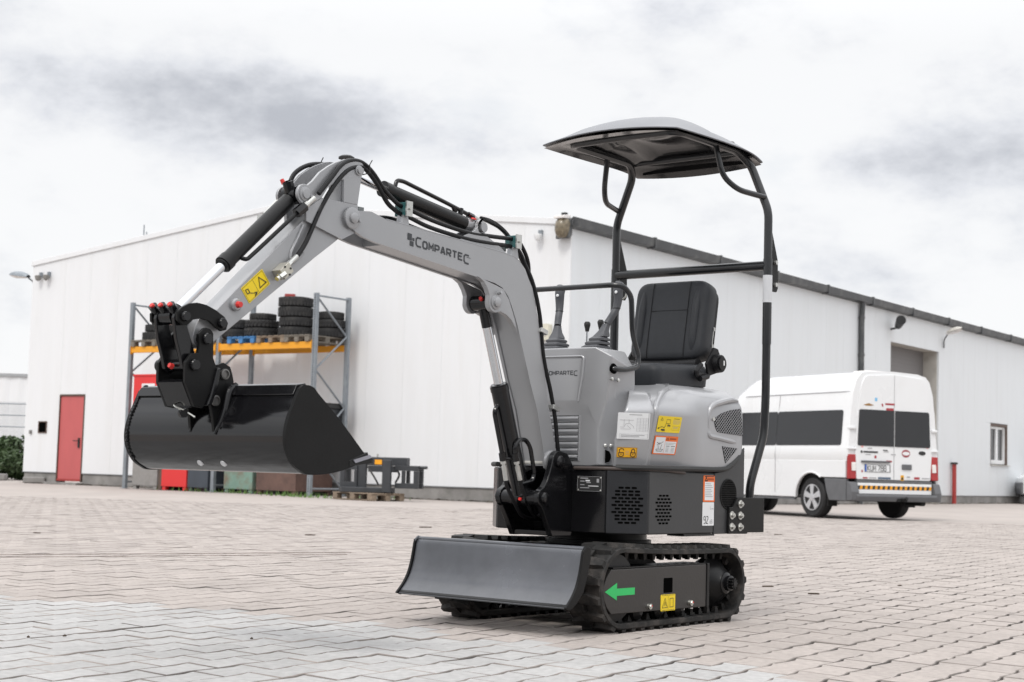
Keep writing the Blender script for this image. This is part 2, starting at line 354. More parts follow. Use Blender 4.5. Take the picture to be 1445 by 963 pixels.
def pline(ob, o, r_, u, w_, h_, strokes, lw, m=None, th=.0012):
    o, r_, u = Vector(o), Vector(r_).normalized(), Vector(u).normalized(); n = r_.cross(u); b = MB()
    for j, s in enumerate(strokes): stroke(b, [(x * w_, -y * h_) for x, y in s], lw, o, r_, u, n, th + .0012 + .00005 * j)
    return b.build('pictogram', m or prn, ob, smooth=0, recalc=False)
# ------------------------------------------------------------------ the yard: interlocking pavers on a sand bed
UV_, VV = np.array([.116, .199]), np.array([.171, .003]); P0 = np.array([-1.433, 4.712])
base = np.array([[.02, .063], [.14, -.049], VV, VV + [.02, .063], UV_ + [.14, -.049], UV_ + [.02, .063], UV_, [.085, .147]])
cen = base.mean(0); base = base - cen
def inset(p, d_):
    a = np.roll(p, 1, 0); b = np.roll(p, -1, 0)
    e0 = p - a; e1 = b - p; e0 /= np.linalg.norm(e0, axis=1)[:, None]; e1 /= np.linalg.norm(e1, axis=1)[:, None]
    n0 = np.stack([-e0[:, 1], e0[:, 0]], 1); n1_ = np.stack([-e1[:, 1], e1[:, 0]], 1)
    k = n0 + n1_; k /= (k * n0).sum(1)[:, None]
    return p + k * d_
hole_ = np.zeros((8, 2))
for q_ in (2, 6): hole_[q_] = -base[q_] / np.linalg.norm(base[q_]) * .006
out_p, in_p = inset(base, .0034) + hole_, inset(base, .0062) + hole_
PV = np.concatenate([np.c_[in_p, np.zeros(8)], np.c_[out_p, np.full(8, -.0030)], np.c_[out_p, np.full(8, -.03)]])
PF = [tuple(range(8))] + [(8 + i, 8 + (i + 1) % 8, (i + 1) % 8, i) for i in range(8)] + [(16 + i, 16 + (i + 1) % 8, 8 + (i + 1) % 8, 8 + i) for i in range(8)]
Y0, Y1 = 2.4, 26.0
half = lambda y: 2.1 + .37 * y
cells = []
for i in range(-20, 130):
    for j in range(-160, 160):
        c = P0 + i * UV_ + j * VV + cen
        if Y0 < c[1] < Y1 and abs(c[0]) < half(c[1]): cells.append(c)
cells = np.array(cells)
bx_ = np.array([-6, -2.3, -1.3, -.6, 0, .72, 1.0, 1.3, 2.2]); by_ = np.array([8.2, 7.42, 7.05, 6.6, 6.12, 5.62, 5.1, 4.5, 2.0])
is_grey = cells[:, 1] < np.interp(cells[:, 0], bx_, by_) + rng.normal(0, .03, len(cells))
inview = (np.abs(cells[:, 0]) < .322 * cells[:, 1] + .05) & (cells[:, 1] > 4.45)
order = np.argsort(np.where(inview, cells[:, 1], 1e9)); near = set(order[:300].tolist())
yard = bpy.data.objects.new('paved_yard', None); COL.objects.link(yard); yard['kind'] = 'structure'
def paver_me(m):
    me = bpy.data.meshes.new('paver'); me.from_pydata(PV.tolist(), [], PF); me.materials.append(m); me.materials.append(edgem); me.polygons.foreach_set('material_index', [0] + [1] * 16); return me
pmesh = {True: paver_me(gr_o), False: paver_me(pk_o)}
ang0 = rng.normal(0, .006, len(cells)); hz = rng.normal(0, .0011, len(cells)); tilt = rng.normal(0, .0045, (len(cells), 2)); jit = rng.normal(0, .0011, (len(cells), 2))
for k in near:
    o = bpy.data.objects.new('paver', pmesh[bool(is_grey[k])]); COL.objects.link(o); o.parent = yard
    o.location = (cells[k, 0] + jit[k, 0], cells[k, 1] + jit[k, 1], hz[k]); o.rotation_euler = (tilt[k, 0], tilt[k, 1], ang0[k])
for g, m in ((True, gr_a), (False, pk_a)):
    ids = [k for k in range(len(cells)) if k not in near and bool(is_grey[k]) == g]
    c = cells[ids] + jit[ids]; a = ang0[ids]; n = len(ids)
    v = np.repeat(PV[None], n, 0); x = v[..., 0].copy(); y = v[..., 1].copy()
    v[..., 0] = x * np.cos(a)[:, None] - y * np.sin(a)[:, None] + c[:, :1]; v[..., 1] = x * np.sin(a)[:, None] + y * np.cos(a)[:, None] + c[:, 1:]
    v[..., 2] += hz[ids][:, None] + y * tilt[ids][:, :1] - x * tilt[ids][:, 1:]
    f = [tuple(q + 24 * k for q in t) for k in range(n) for t in PF]
    me = bpy.data.meshes.new('paving'); me.from_pydata(v.reshape(-1, 3).tolist(), [], f)
    at = me.attributes.new('tint', 'FLOAT', 'FACE'); at.data.foreach_set('value', np.repeat(rng.random(n), len(PF)).astype(np.float32))
    me.materials.append(m); me.materials.append(edgem); me.polygons.foreach_set('material_index', ([0] + [1] * 16) * n); o = bpy.data.objects.new('paving', me); COL.objects.link(o); o.parent = yard; o['kind'] = 'stuff'
MB().add([(-half(Y0) - 1, Y0 - 1, -.016), (half(Y0) + 1, Y0 - 1, -.016), (half(Y1) + 1, Y1 + 1, -.016), (-half(Y1) - 1, Y1 + 1, -.016)], [(0, 1, 2, 3)]).build('paving_bed', bedm, None, 0, recalc=False, kind='structure')
hA, hB = half(Y0) - .15, half(Y1) - .15; B_ = 900; yA, yB = Y0 + .15, Y1 - .2
V = [(-hA, yA, -.007), (hA, yA, -.007), (hB, yB, -.007), (-hB, yB, -.007), (-B_, -B_, -.007), (B_, -B_, -.007), (B_, B_ * 1.5, -.007), (-B_, B_ * 1.5, -.007)]
MB().add(V, [(4, 5, 1, 0), (5, 6, 2, 1), (6, 7, 3, 2), (7, 4, 0, 3)]).build('ground', yardm, None, 0, recalc=False, kind='structure')
# drainage channel: two steel edged slots on the left
dr = MB()
for o_ in (0, .30):
    dr.tube([(-4.2, 9.6 + o_, .002), (-3.22, 10.24 + o_, .002), (-2.23, 10.92 + o_, .002), (-1.15, 11.66 + o_, .002)], .0018, 6)
dr.build('drain_channel', brown, None, kind='structure')
def bit(name, x, y, s, a, lab, m=leafd, cat='leaf', flat=.35):
    r0 = random.Random(int(x * 977)); s = s * .72; pts = [(s * math.cos(t) * r0.uniform(.6, 1.1), s * flat * math.sin(t) * r0.uniform(.5, 1.1)) for t in [k * math.pi / 5 for k in range(10)]]
    b = MB(); n = len(pts); top = [(p[0], p[1], .004 + .12 * s * r0.random()) for p in pts]
    b.add([(p[0], p[1], .0) for p in pts] + top + [(0, 0, .008)], [(i, (i + 1) % n, n + (i + 1) % n, n + i) for i in range(n)] + [(n + i, n + (i + 1) % n, 2 * n) for i in range(n)])
    o = b.build(name, m, None, 0); o.location = (x, y, .002); o.rotation_euler = (0, 0, a); tag(o, lab, cat, 'dead leaves blown over the yard' if cat == 'leaf' else None)
bit('dead_leaf', 1.54, 9.46, .05, .2, 'long dark dead leaf on the pavers just behind the right track', flat=.2)
bit('dead_leaf', 1.72, 8.96, .052, -.1, 'dark dead leaf on the pavers, nearer than the others right of the track', flat=.2)
bit('dead_leaf', 2.42, 9.88, .026, .4, 'tiny dead leaf alone on the right side of the yard')
bit('dead_leaf', 3.06, 18.14, .075, .3, 'dead leaf on the paving in front of the white van wheel')
bit('dead_leaf', -3.97, 13.6, .06, .0, 'dead leaf lying far left beyond the drain channel')
bit('dead_leaf', -1.79, 14.65, .07, .6, 'dead leaf near the middle of the yard below the bucket')
bit('dead_leaf', -.88, 17.33, .11, .2, 'flat brown leaf on the paving behind the blade')
bit('dead_leaf', -1.69, 5.75, .010, .2, 'small dark crumb of leaf on the light grey pavers, leftmost one')
bit('dead_leaf', -1.58, 5.82, .012, .7, 'small dark crumb of leaf on the grey pavers beside another crumb')
bit('dead_leaf', -.92, 5.9, .009, .7, 'tiny dark leaf crumb on the grey pavers in front of the bucket')

# ------------------------------------------------------------------ warehouse
YAW = math.atan2(-.57, .82); CA, SA = math.cos(YAW), math.sin(YAW)
def fr(s, o, z=0): return (-12.2 + s * CA - o * SA, 40.3 + s * SA + o * CA, z)
wh = thing('warehouse', 'long white clad warehouse with a low gable front and red door', 'building', fr(0, 0), YAW)
gz = lambda s: 5.57 + .1045 * min(s, 16.2 - s)
WF, WR = 16.2, 36.0
fr_edges = [0, 1.27, 2.21, 3.2, 4.2, 5.2, 6.2, 7.2, 8.1, 9.1, 10.1, 11.1, 12.1, 13.1, 14.1, 15.1, 16.2]
for a, b in zip(fr_edges[:-1], fr_edges[1:]):
    z0 = 2.21 if a == 1.27 else .285
    a_, b_ = a + (.0013 if a else 0), b - (.0013 if b < WF else 0)
    MB().prism([(a_, z0), (b_, z0), (b_, gz(b_) - .06), (a_, gz(a_) - .06)], 'y', 0, .06).build('wall_panel', wallm, wh, 0)
sides = [(i * 1.117, (i + 1) * 1.117) for i in range(15)] + [(16.755, 18.2), (18.2, 19.4), (19.4, 20.62)] + [(20.62 + i * 1.1, 20.62 + (i + 1) * 1.1) for i in range(14)]
for a, b in sides:
    a_, b_ = (max(a, .062)) + .0013, b - .0013
    spans = [(.25, 5.42)]
    if 16.7 < a < 20.6: spans = [(4.555, 5.42)]
    elif a <= 25.2 < b or a <= 26.0 < b or a <= 27.0 < b: spans = None
    if spans:
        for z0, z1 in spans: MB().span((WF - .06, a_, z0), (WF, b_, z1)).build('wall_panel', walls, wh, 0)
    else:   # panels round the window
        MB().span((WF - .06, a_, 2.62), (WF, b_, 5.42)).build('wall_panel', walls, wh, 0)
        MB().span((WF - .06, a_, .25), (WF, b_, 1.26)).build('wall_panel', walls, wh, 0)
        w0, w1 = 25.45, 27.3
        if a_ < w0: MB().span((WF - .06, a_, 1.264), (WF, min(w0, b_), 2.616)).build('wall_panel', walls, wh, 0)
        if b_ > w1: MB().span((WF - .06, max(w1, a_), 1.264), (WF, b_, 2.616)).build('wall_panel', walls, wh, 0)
inner = MB().prism([(.03, .2), (1.27, .2), (1.27, 2.2), (2.21, 2.2), (2.21, .2), (16.12, .2), (16.12, gz(16.1) - .08), (8.1, gz(8.1) - .08), (.03, gz(0) - .08)], 'y', .065, .12)
inner.span((WF - .12, .13, .2), (WF - .066, 16.74, 5.4)); inner.span((WF - .12, 20.63, .2), (WF - .066, 25.4, 5.4)); inner.span((WF - .12, 27.34, .2), (WF - .066, WR, 5.4)); inner.span((WF - .12, 16.75, 4.56), (WF - .066, 20.62, 5.4))
inner.span((0, .13, .2), (.06, WR, 5.4)); inner.span((0.07, WR - .06, .2), (WF - .13, WR, 5.4)); inner.span((WF - .12, 25.41, .2), (WF - .066, 27.33, 1.25)); inner.span((WF - .12, 25.41, 2.63), (WF - .066, 27.33, 5.4))
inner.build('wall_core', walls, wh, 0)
pl = MB().span((.03, .02, -.05), (1.26, .3, .262)); pl.span((2.22, .02, -.05), (16.17, .3, .262)); pl.span((15.9, .31, -.05), (16.17, 16.74, .23)); pl.span((15.9, 20.64, -.05), (16.17, WR, .23))
pl.build('plinth', concr, wh, 0, bevel=.01)
MB().span((-.01, -.012, .268), (1.26, .05, .284)).span((2.22, -.012, .268), (16.21, .05, .284)).build('drip_edge', roofm, wh, 0)
for a, b, nm in ((-.04, 8.1, 1), (8.1, 16.24, 2)):
    MB().prism([(a, gz(max(a, 0)) - .1), (b, gz(min(b, 16.2)) - .1), (b, gz(min(b, 16.2)) + .02), (a, gz(max(a, 0)) + .02)], 'y', -.035, .10).build('verge_trim', wallm, wh, 0, bevel=.006)
    MB().prism([(a, gz(max(a, 0)) - .06), (b, gz(min(b, 16.2)) - .06), (b, gz(min(b, 16.2)) - .005), (a, gz(max(a, 0)) - .005)], 'y', .102, WR + .1).build('roof', roofm, wh, 0)
gt = MB().prism([(16.21, 5.40), (16.38, 5.43), (16.40, 5.60), (16.25, 5.64), (16.21, 5.60)], 'y', -.02, WR + .1)
for k in range(1, 12): gt.span((16.20, k * 3 - .03, 5.39), (16.41, k * 3 + .03, 5.625))
gt.build('gutter', gutm, wh, 0)
MB().span((16.02, .11, 5.425), (16.205, WR, 5.56)).build('eaves_board', gutm, wh, 0)
dp = MB().tube([(16.3, 14.45, 5.42), (16.29, 14.45, 5.2), (16.28, 14.45, 4.9), (16.28, 14.45, 0)], .075, 12)
for z in (1, 2.5, 4, 5.0): dp.cyl((16.28, 14.45, z - .03), (16.28, 14.45, z + .03), .09, n=12)
dp.build('downpipe', gutm, wh)
# red door
do = MB().span((1.30, .015, .08), (2.17, .06, 2.165)).build('door', redd, wh, 0, bevel=.006)
MB().span((1.272, -.012, .06), (1.298, .065, 2.20)).span((2.172, -.012, .06), (2.205, .065, 2.20)).span((1.2985, -.012, 2.168), (2.1715, .065, 2.205)).build('door_frame', brown, wh, 0)
MB().box((2.05, .0, 1.02), (.05, .03, .24)).tube([(2.05, .01, 1.07), (2.05, -.05, 1.07), (1.90, -.05, 1.07)], .012, 8).build('handle', prn, do, 0)
MB().span((1.30, -.006, .08), (2.17, .013, .13)).build('kick_strip', redp, do, 0)
MB().span((1.1, -.25, -.02), (2.3, .0, .05)).build('door_step', concr, wh, 0, bevel=.01)
# little brown framed vent and switch left of the door
vo = MB().span((.52, -.02, 1.245), (.545, .01, 1.54)).span((.815, -.02, 1.245), (.84, .01, 1.54)).span((.5455, -.02, 1.515), (.8145, .01, 1.54)).span((.5455, -.02, 1.245), (.8145, .01, 1.27)).build('vent_frame', brown, wh, 0)
MB().span((.546, -.004, 1.271), (.814, .01, 1.514)).build('vent_opening', hole, vo, 0)
MB().box((.245, -.02, 1.27), (.07, .05, .09)).build('switch_box', concr, wh, 0)
# roller door in its reveal
rd = MB()
for k in range(38): rd.span((15.68, 16.76, .02 + k * .12), (15.72, 20.6, .02 + k * .12 + .1185))
rd.build('roller_door', garm, wh, 0)
MB().span((15.62, 16.7, 0), (15.66, 20.7, 4.7)).build('door_backing', garm, wh, 0)
MB().span((15.62, 20.605, 0), (16.139, 20.68, 4.6)).span((15.62, 16.68, 0), (16.139, 16.758, 4.6)).span((15.62, 16.76, 4.557), (16.139, 20.60, 4.62)).build('door_reveal', reveal, wh, 0)
# window
wn = MB().span((16.02, 25.45, 1.27), (16.19, 25.52, 2.6)).span((16.02, 27.2, 1.27), (16.19, 27.29, 2.6)).span((16.02, 25.521, 2.52), (16.19, 27.199, 2.6)).build('window', brown, wh, 0)
MB().span((16.05, 25.53, 1.29), (16.12, 27.19, 1.42)).span((16.05, 26.24, 1.421), (16.12, 26.44, 2.515)).span((16.05, 27.02, 1.421), (16.12, 27.19, 2.515)).span((16.05, 25.53, 1.421), (16.12, 25.60, 2.515)).span((16.05, 25.601, 2.44), (16.119, 26.239, 2.515)).span((16.05, 26.441, 2.44), (16.119, 27.019, 2.515)).build('sash', vwhite, wn, 0)
MB().span((16.06, 25.601, 1.421), (16.07, 26.239, 2.44)).build('pane', glass, wn, 0); MB().span((16.06, 26.441, 1.421), (16.07, 27.019, 2.44)).build('pane', glass, wn, 0)
MB().span((16.0, 25.42, 1.235), (16.26, 27.32, 1.262)).build('sill', reveal, wn, 0)
# things fixed to the warehouse
def onwall(s, o, z): return fr(s, o, z)
def luminaire(label_, s, o, z, rz, ln, body=steel, arm=.35, grp='street style wall lamps', tiltup=.12):
    t = thing('wall_lamp', label_, 'lamp', fr(s, o, z), rz, grp)
    MB().tube([(0, 0, -.25), (0, 0, 0), (arm, 0, .06 + tiltup * .4)], .020, 8, rad=.1).build('arm', gutm, t)
    q = Matrix.Rotation(-tiltup, 3, 'Y'); rows = []
    for x, wy, h in ((0, .07, .06), (.1, .11, .1), (.3, .13, .13), (.55, .13, .12), (.72, .09, .08), (.78, .04, .03)):
        x = x * ln / .78
        rows.append([tuple(q @ Vector((x, wy * math.cos(a), h * max(0, math.sin(a)))) + Vector((arm, 0, .09 + tiltup * .3))) for a in [k * math.pi / 8 for k in range(9)]])
    MB().grid(rows).build('housing', body, t, recalc=False)
    rows = [[tuple(q @ Vector((x * ln / .78, wy * math.cos(a), -h * math.sin(a))) + Vector((arm, 0, .088 + tiltup * .3))) for a in [k * math.pi / 8 for k in range(9)]] for x, wy, h in ((.02, .06, .015), (.2, .11, .04), (.5, .12, .06), (.7, .08, .03), (.77, .03, .01))]
    MB().grid(rows).build('diffuser', lampw, t, recalc=False)
    return t
luminaire('grey street style lamp reaching out from the far left corner of the warehouse', -.02, .05, 5.08, YAW + R(180), .72, arm=.22)
luminaire('pale street style lamp on the warehouse above the roller door corner', 16.24, 20.95, 4.95, YAW - R(25), .6, body=reveal, arm=.14, tiltup=.22)
sp_ = thing('spotlight', 'small dark spotlight on the warehouse side above the taupe roller door', 'lamp', fr(16.2, 16.74, 4.9), YAW)
MB().tube([(0, 0, 0), (.22, 0, .04), (.3, 0, .16)], .03, 8).build('bracket', gutm, sp_); MB().cyl((.18, .1, .1), (.42, -.3, .22), .10, .14).build('head', sblack, sp_)
fl = thing('floodlight', 'big floodlight with stained amber lens under the warehouse front corner', 'lamp', fr(16.06, -.02, 5.22), YAW); fl.scale = (.88, .88, .92)
rows = []
for z, hw_, dp_ in ((-.02, .02, .03), (-.01, .10, .10), (.05, .145, .17), (.14, .172, .21), (.26, .178, .215), (.34, .165, .19), (.385, .14, .15)):
    rows.append([(.03 + hw_ * math.cos(a), -.09 - dp_ * math.sin(a) - .12 * (.4 - z), z) for a in np.linspace(0, math.pi, 15)])
MB().grid(rows).build('lens', lens, fl, 40, recalc=False)
MB().prism([(-.085, -.03), (-.15, -.03), (-.10, .40), (0, .43), (0, .05)], 'x', -.15, .21).build('housing', gutm, fl, 0, bevel=.02); MB().prism(round_poly([(-.30, .385), (-.30, .45), (-.02, .49), (-.02, .40)], .02), 'x', -.11, .17).build('cover', lampw, fl, 0, bevel=.02)
MB().box((.05, -.1, .50), (.12, .08, .06)).build('bracket', prn, fl, 0)
for s_, z_, lb in ((.35, 5.15, 'white dome camera nearest the left corner high on the warehouse front'), (.66, 5.15, 'white dome camera second from the left corner of the warehouse front'), (15.5, 5.27, 'white dome camera high on the warehouse front beside the amber floodlight')):
    t = thing('security_camera', lb, 'camera', fr(s_, 0, z_), YAW, 'dome cameras on the warehouse front')
    MB().span((-.04, -.06, .02), (.04, 0, .14)).build('bracket', steel, t, 0); MB().lathe([(.01, -.09), (.06, -.06), (.08, 0), (.08, .05), (.03, .06)], (0, -.12, 0), (0, 0, 1), 12).build('dome', concr if z_ < 5.2 else whi, t)
t = thing('siren_box', 'cream alarm sounder box on the warehouse front behind the levers', 'alarm', fr(15.71, -.01, 3.37), YAW)
MB().prism(round_poly([(-.1, -.16), (.1, -.16), (.1, .16), (-.1, .16)], .03), 'y', -.12, 0).build('housing', cream, t); MB().span((-.05, -.13, -.08), (.05, -.121, .02)).build('grille', reveal, t, 0)
an = thing('roof_antenna', 'thin twin rod antenna on the left roof slope of the warehouse', 'antenna', fr(3.35, .6, 5.9), YAW)
MB().cyl((0, 0, -.1), (0, 0, .5), .015, n=6).build('mast', steel, an); MB().cyl((.1, 0, -.1), (.1, 0, .32), .015, n=6).cyl((-.05, 0, .2), (.15, 0, .2), .01, n=6).build('rod', steel, an)
bo = thing('bollard', 'red steel bollard with a dark cap at the warehouse side', 'bollard', fr(16.30, 21.75), YAW)
MB().cyl((0, 0, 0), (0, 0, 1.2), .065, n=16).build('post', redp, bo); MB().cyl((0, 0, 1.2), (0, 0, 1.26), .11, .10, n=16).build('cap', prn, bo)
oh = thing('added_dark_hall', 'unseen dark clad hall added behind the viewer to darken reflections in the black paint', 'building', (4, -32, 0), R(180))  # unseen hall, added to darken reflections and cut low fill light
for k in range(30): MB().span((-60 + k * 4, -.05, .05), (-60 + k * 4 + 3.97, .1, 5.2)).build('wall_panel', gutm, oh, 0)  # panels of the added unseen hall
MB().span((-60, .11, 0), (60, 14, 5.1)).build('core', gutm, oh, 0); MB().span((-60.2, -.3, 5.25), (60.2, 14.2, 5.5)).build('roof', roofm, oh, 0)  # core and roof of the added unseen hall
MB().add([(-80, -33, -.003), (80, -33, -.003), (80, 2.3, -.003), (-80, 2.3, -.003)], [(0, 1, 2, 3)]).build('added_asphalt', mat('added dark asphalt', (.05, .05, .052), .9, 0, .2, 8, bump=.3, bscale=80), None, 0, recalc=False, kind='structure')  # unseen dark ground added behind the camera to darken the bucket's reflections
db = MB(); r0 = random.Random(11)
for k in range(2600):
    if r0.random() < .62: s_, o_ = r0.uniform(.1, 16.1), -abs(r0.gauss(0, .14)) - .02
    else: s_, o_ = 16.2 + abs(r0.gauss(0, .16)), r0.uniform(0, 30)
    if 1.1 < s_ < 2.3 and o_ > -.3: continue
    x, y, z = fr(s_, o_); q = .015 + .05 * r0.random() ** 2; a = r0.uniform(0, 6.28)
    P3 = [(x + q * math.cos(a + t) * r0.uniform(.5, 1.2), y + q * math.sin(a + t) * r0.uniform(.5, 1.2), .002 + .5 * q * r0.random()) for t in (0, 1.6, 3.1, 4.7)]
    db.add(P3, [(0, 1, 2, 3)])
db.build('soil_litter', mat('dark soil litter', (.075, .06, .045), .9, 0, .4, 3), None, 0, recalc=False, kind='stuff')
# ------------------------------------------------------------------ far left: hall, mesh fence, bushes
hl = thing('neighbour_hall', 'low pale hall far behind the mesh fence at the left edge', 'building', (-26, 68, 0), R(4))
b = MB()
for k in range(40): b.prism([(-14 + k * .6, 0), (-14 + k * .6 + .34, -.04), (-14 + k * .6 + .40, -.04), (-14 + k * .6 + .6, 0), (-14 + k * .6 + .6, .2), (-14 + k * .6, .2)], 'z', 0, 4.05)
b.build('wall', wallm, hl, 0); MB().span((-14, .21, 0), (10, 12, 4.0)).build('core', roofm, hl, 0); MB().span((-14.1, -.1, 4.055), (10.1, .3, 4.18)).build('roof_trim', roofm, hl, 0)
fe = thing('mesh_fence', 'grey welded mesh fence between the bushes and the pale hall', 'fence', (-18.3, 53, 0), R(-6))
b = MB()
for k in range(7): b.cyl((-3, 0, .1 + k * .38), (3.4, 0, .1 + k * .38), .018, n=4)
b.build('rail', steel, fe)
b = MB()
for k in range(128): b.cyl((-3 + k * .05, 0, .05), (-3 + k * .05, 0, 2.45), .006, n=3)
x = b.build('wire', steel, fe); x['kind'] = 'stuff'
for x_ in (-3, -.9, 1.2, 3.3): MB().span((x_ - .03, -.03, 0), (x_ + .03, .03, 2.5)).build('post', anth, fe, 0)
def bush(label_, x, y, rx, ry, h, n, seed, lean=0):
    t = thing('bush', label_, 'bush', (x, y, 0), 0, 'bushes left of the warehouse'); r0 = np.random.default_rng(seed)
    vs_, fs = [], []
    blobs = [(r0.normal(0, .45) * rx, r0.normal(0, .4) * ry, (.25 + .7 * r0.random()) * h, .25 + .35 * r0.random()) for _ in range(26)]
    for k in range(n):
        b_ = blobs[r0.integers(len(blobs))]; dv = r0.normal(size=3); dv /= np.linalg.norm(dv); rr = b_[3] * (.75 + .35 * r0.random())
        p = np.array([b_[0], b_[1], max(.03, b_[2] - .2)]) + dv * rr * np.array([rx / .8, ry / .8, h / 1.6]) * .7
        if p[2] < .02: p[2] = .02 + .2 * r0.random()
        a = r0.normal(size=3); a /= np.linalg.norm(a); c = np.cross(a, r0.normal(size=3)); c /= np.linalg.norm(c); s_ = .05 + .05 * r0.random()
        o = len(vs_); vs_ += [tuple(p - a * s_), tuple(p + c * s_ * .45), tuple(p + a * s_), tuple(p - c * s_ * .45)]; fs.append((o, o + 1, o + 2, o + 3))
    m_ = MB(); m_.v, m_.f = vs_, fs; m_.build('foliage', leafm, t, 0, recalc=False, kind='stuff')
    s_ = MB()
    for k in range(9): s_.tube([(r0.normal(0, .08), r0.normal(0, .08), 0), (r0.normal(0, .2) * rx, r0.normal(0, .2) * ry, h * .5), (r0.normal(0, .4) * rx, r0.normal(0, .4) * ry, h * .85)], [.02, .014, .005], 5)
    s_.build('stem', bark, t)
bush('tall dark bush at the very left edge beside the warehouse', -15.9, 46.2, 1.0, .9, 2.6, 7000, 3)
bush('low rounded dark bush against the left corner of the warehouse', -14.1, 44.6, 1.0, .8, 1.25, 7000, 4)
for k, (x, y, s_, lb) in enumerate(((-13.75, 43.0, .16, 'grey edging stone in front of the low dark bush'), (-11.75, 39.85, .14, 'pale stone slab lying at the warehouse plinth left of the red door'), (-14.6, 43.4, .13, 'small dark stone left of the grey edging stone'))):
    b = MB(); r0 = random.Random(k); q = round_poly([(-s_ * 2, -s_), (s_ * 2, -s_ * .9), (s_ * 1.9, s_), (-s_ * 1.8, s_)], s_ * .5)
    b.prism(q, 'z', 0, s_ * 1.1); tag(b.build('stone', concr, None, 0, bevel=.03), lb, 'stone', 'loose stones at the wall').location = (x, y, 0)
# ------------------------------------------------------------------ pallet rack with tyres and bins
rk = thing('pallet_rack', 'tall grey pallet rack with orange beams against the warehouse front', 'rack', fr(0, 0), YAW)
SX = (5.33, 8.10, 10.87); OF, OB = -1.40, -.38
for s in SX:
    for o in (OF, OB):
        b = MB().prism([(s - .045, o - .04), (s + .045, o - .04), (s + .045, o + .04), (s + .03, o + .04), (s + .03, o - .028), (s - .03, o - .028), (s - .03, o + .04), (s - .045, o + .04)], 'z', .012, 4.2)
        up = b.build('upright', steel, rk, 0)
        MB().box((s, o, .006), (.16, .14, .012)).build('foot_plate', steel, up, 0)
        if s == SX[2] and o == OF:
            h = MB()
            for k in range(82): h.box((s, o - .0415, .1 + k * .05), (.018, .002, .022))
            h.build('perforations', hole, up, 0, kind='stuff')
    zz = [(.15, .15), (.15, 1.0), (1.0, 1.85), (1.85, 2.62), (2.62, 3.36), (3.36, 4.12), (4.15, 4.15)]
    for k, (z0, z1) in enumerate(zz):
        a, c = (OF + .03, OB - .03) if k % 2 == 0 else (OB - .03, OF + .03)
        if k == 0: a, c = OF + .03, OB - .03
        MB().cyl((s, a, z0), (s, c, z1), .022, n=6).build('brace', steel, rk)
for (a, c) in ((SX[0], SX[1]), (SX[1], SX[2])):
    for o in (OF - .02, OB + .02):
        for z in (3.05, 1.33):
            bm_ = MB().span((a + .05, o - .025, z), (c - .05, o + .025, z + .14)).build('beam', beam, rk, 0, bevel=.008)
            MB().span((a + .046, o - .045, z - .03), (a + .052, o + .03, z + .17)).span((c - .052, o - .045, z - .03), (c - .046, o + .03, z + .17)).build('beam_hook', beam, bm_, 0)
def pallet(label_, loc, rz, m=wood, grp='wooden pallets', L_=1.2, W_=.8):
    t = thing('pallet', label_, 'pallet', loc, rz, grp)
    for k in range(5): MB().box((0, (-.5 + .25 * k) * (W_ - .13), .133), (L_, .125, .022)).build('plank', m, t, 0)
    for x in (-1, 0, 1):
        MB().box((x * (L_ / 2 - .075), 0, .111), (.12, W_, .022)).build('plank', m, t, 0)
        for y in (-1, 0, 1): MB().box((x * (L_ / 2 - .075), y * (W_ / 2 - .06), .0605), (.14, .115, .079)).build('block', m, t, 0)
    for y in (-1, 0, 1): MB().box((0, y * (W_ / 2 - .06), .0105), (L_, .10, .021)).build('plank', m, t, 0)
    return t
zb = 3.192
for s, m, lb in ((5.80, woodg, 'grey wooden pallet on the rack under the leftmost tyre stack'), (6.72, woodg, 'grey wooden pallet on the top beams behind the excavator arm'), (7.60, woodg, 'weathered pallet on the top beams left of the blue pallet'),
                 (8.82, bluep, 'blue painted pallet on the top beams of the rack'), (9.68, wood, 'dark wooden pallet on the rack under the tallest tyre stack'), (10.42, woodg, 'grey pallet at the right end of the rack top')):
    wd = .8 if s < 10.4 else .7
    pallet(lb, fr(s, -.89, zb), YAW + R(90), m, W_=wd)
def tyre_obj(label_, s, o, z, r, h, treads=0):
    t = thing('tyre', label_, 'tyre', fr(s, o, z), random.random() * 6, 'old tyres stacked on the rack')
    pr = [(r * .58, .02), (r * .62, 0), (r * .8, -.0), (r * .93, .012), (r * .985, .035), (r, h * .3), (r, h * .7), (r * .985, h - .035), (r * .93, h - .012), (r * .8, h), (r * .62, h), (r * .58, h - .02)]
    n = 40; V = []; m = len(pr)
    b = MB()
    for q, z_ in pr: b.v += [(q * math.cos(2 * math.pi * i / n), q * math.sin(2 * math.pi * i / n), z_) for i in range(n)]
    for k in range(m):
        for i in range(n): b.f.append((k * n + i, k * n + (i + 1) % n, ((k + 1) % m) * n + (i + 1) % n, ((k + 1) % m) * n + i))
    b.build('carcass', tyre, t, 30, recalc=True)
    b = MB(); nt_ = treads or 30
    for k in range(nt_):
        a = 2 * math.pi * k / nt_; d = .5 if treads else .35
        for row, zz in ((0, h * .27), (1, h * .73)):
            aa = a + row * math.pi / nt_
            q = Matrix.Rotation(aa, 3, 'Z') @ Matrix.Rotation((.5 if row else -.5) if treads else 0, 3, 'X')
            b.box(Matrix.Rotation(aa, 3, 'Z') @ Vector((r + .004, 0, zz)), (.018 if treads else .01, 2 * math.pi * r / nt_ * .62, h * .38), q)
    b.build('tread', tyre, t, 0)
    return t
zt = zb + .146
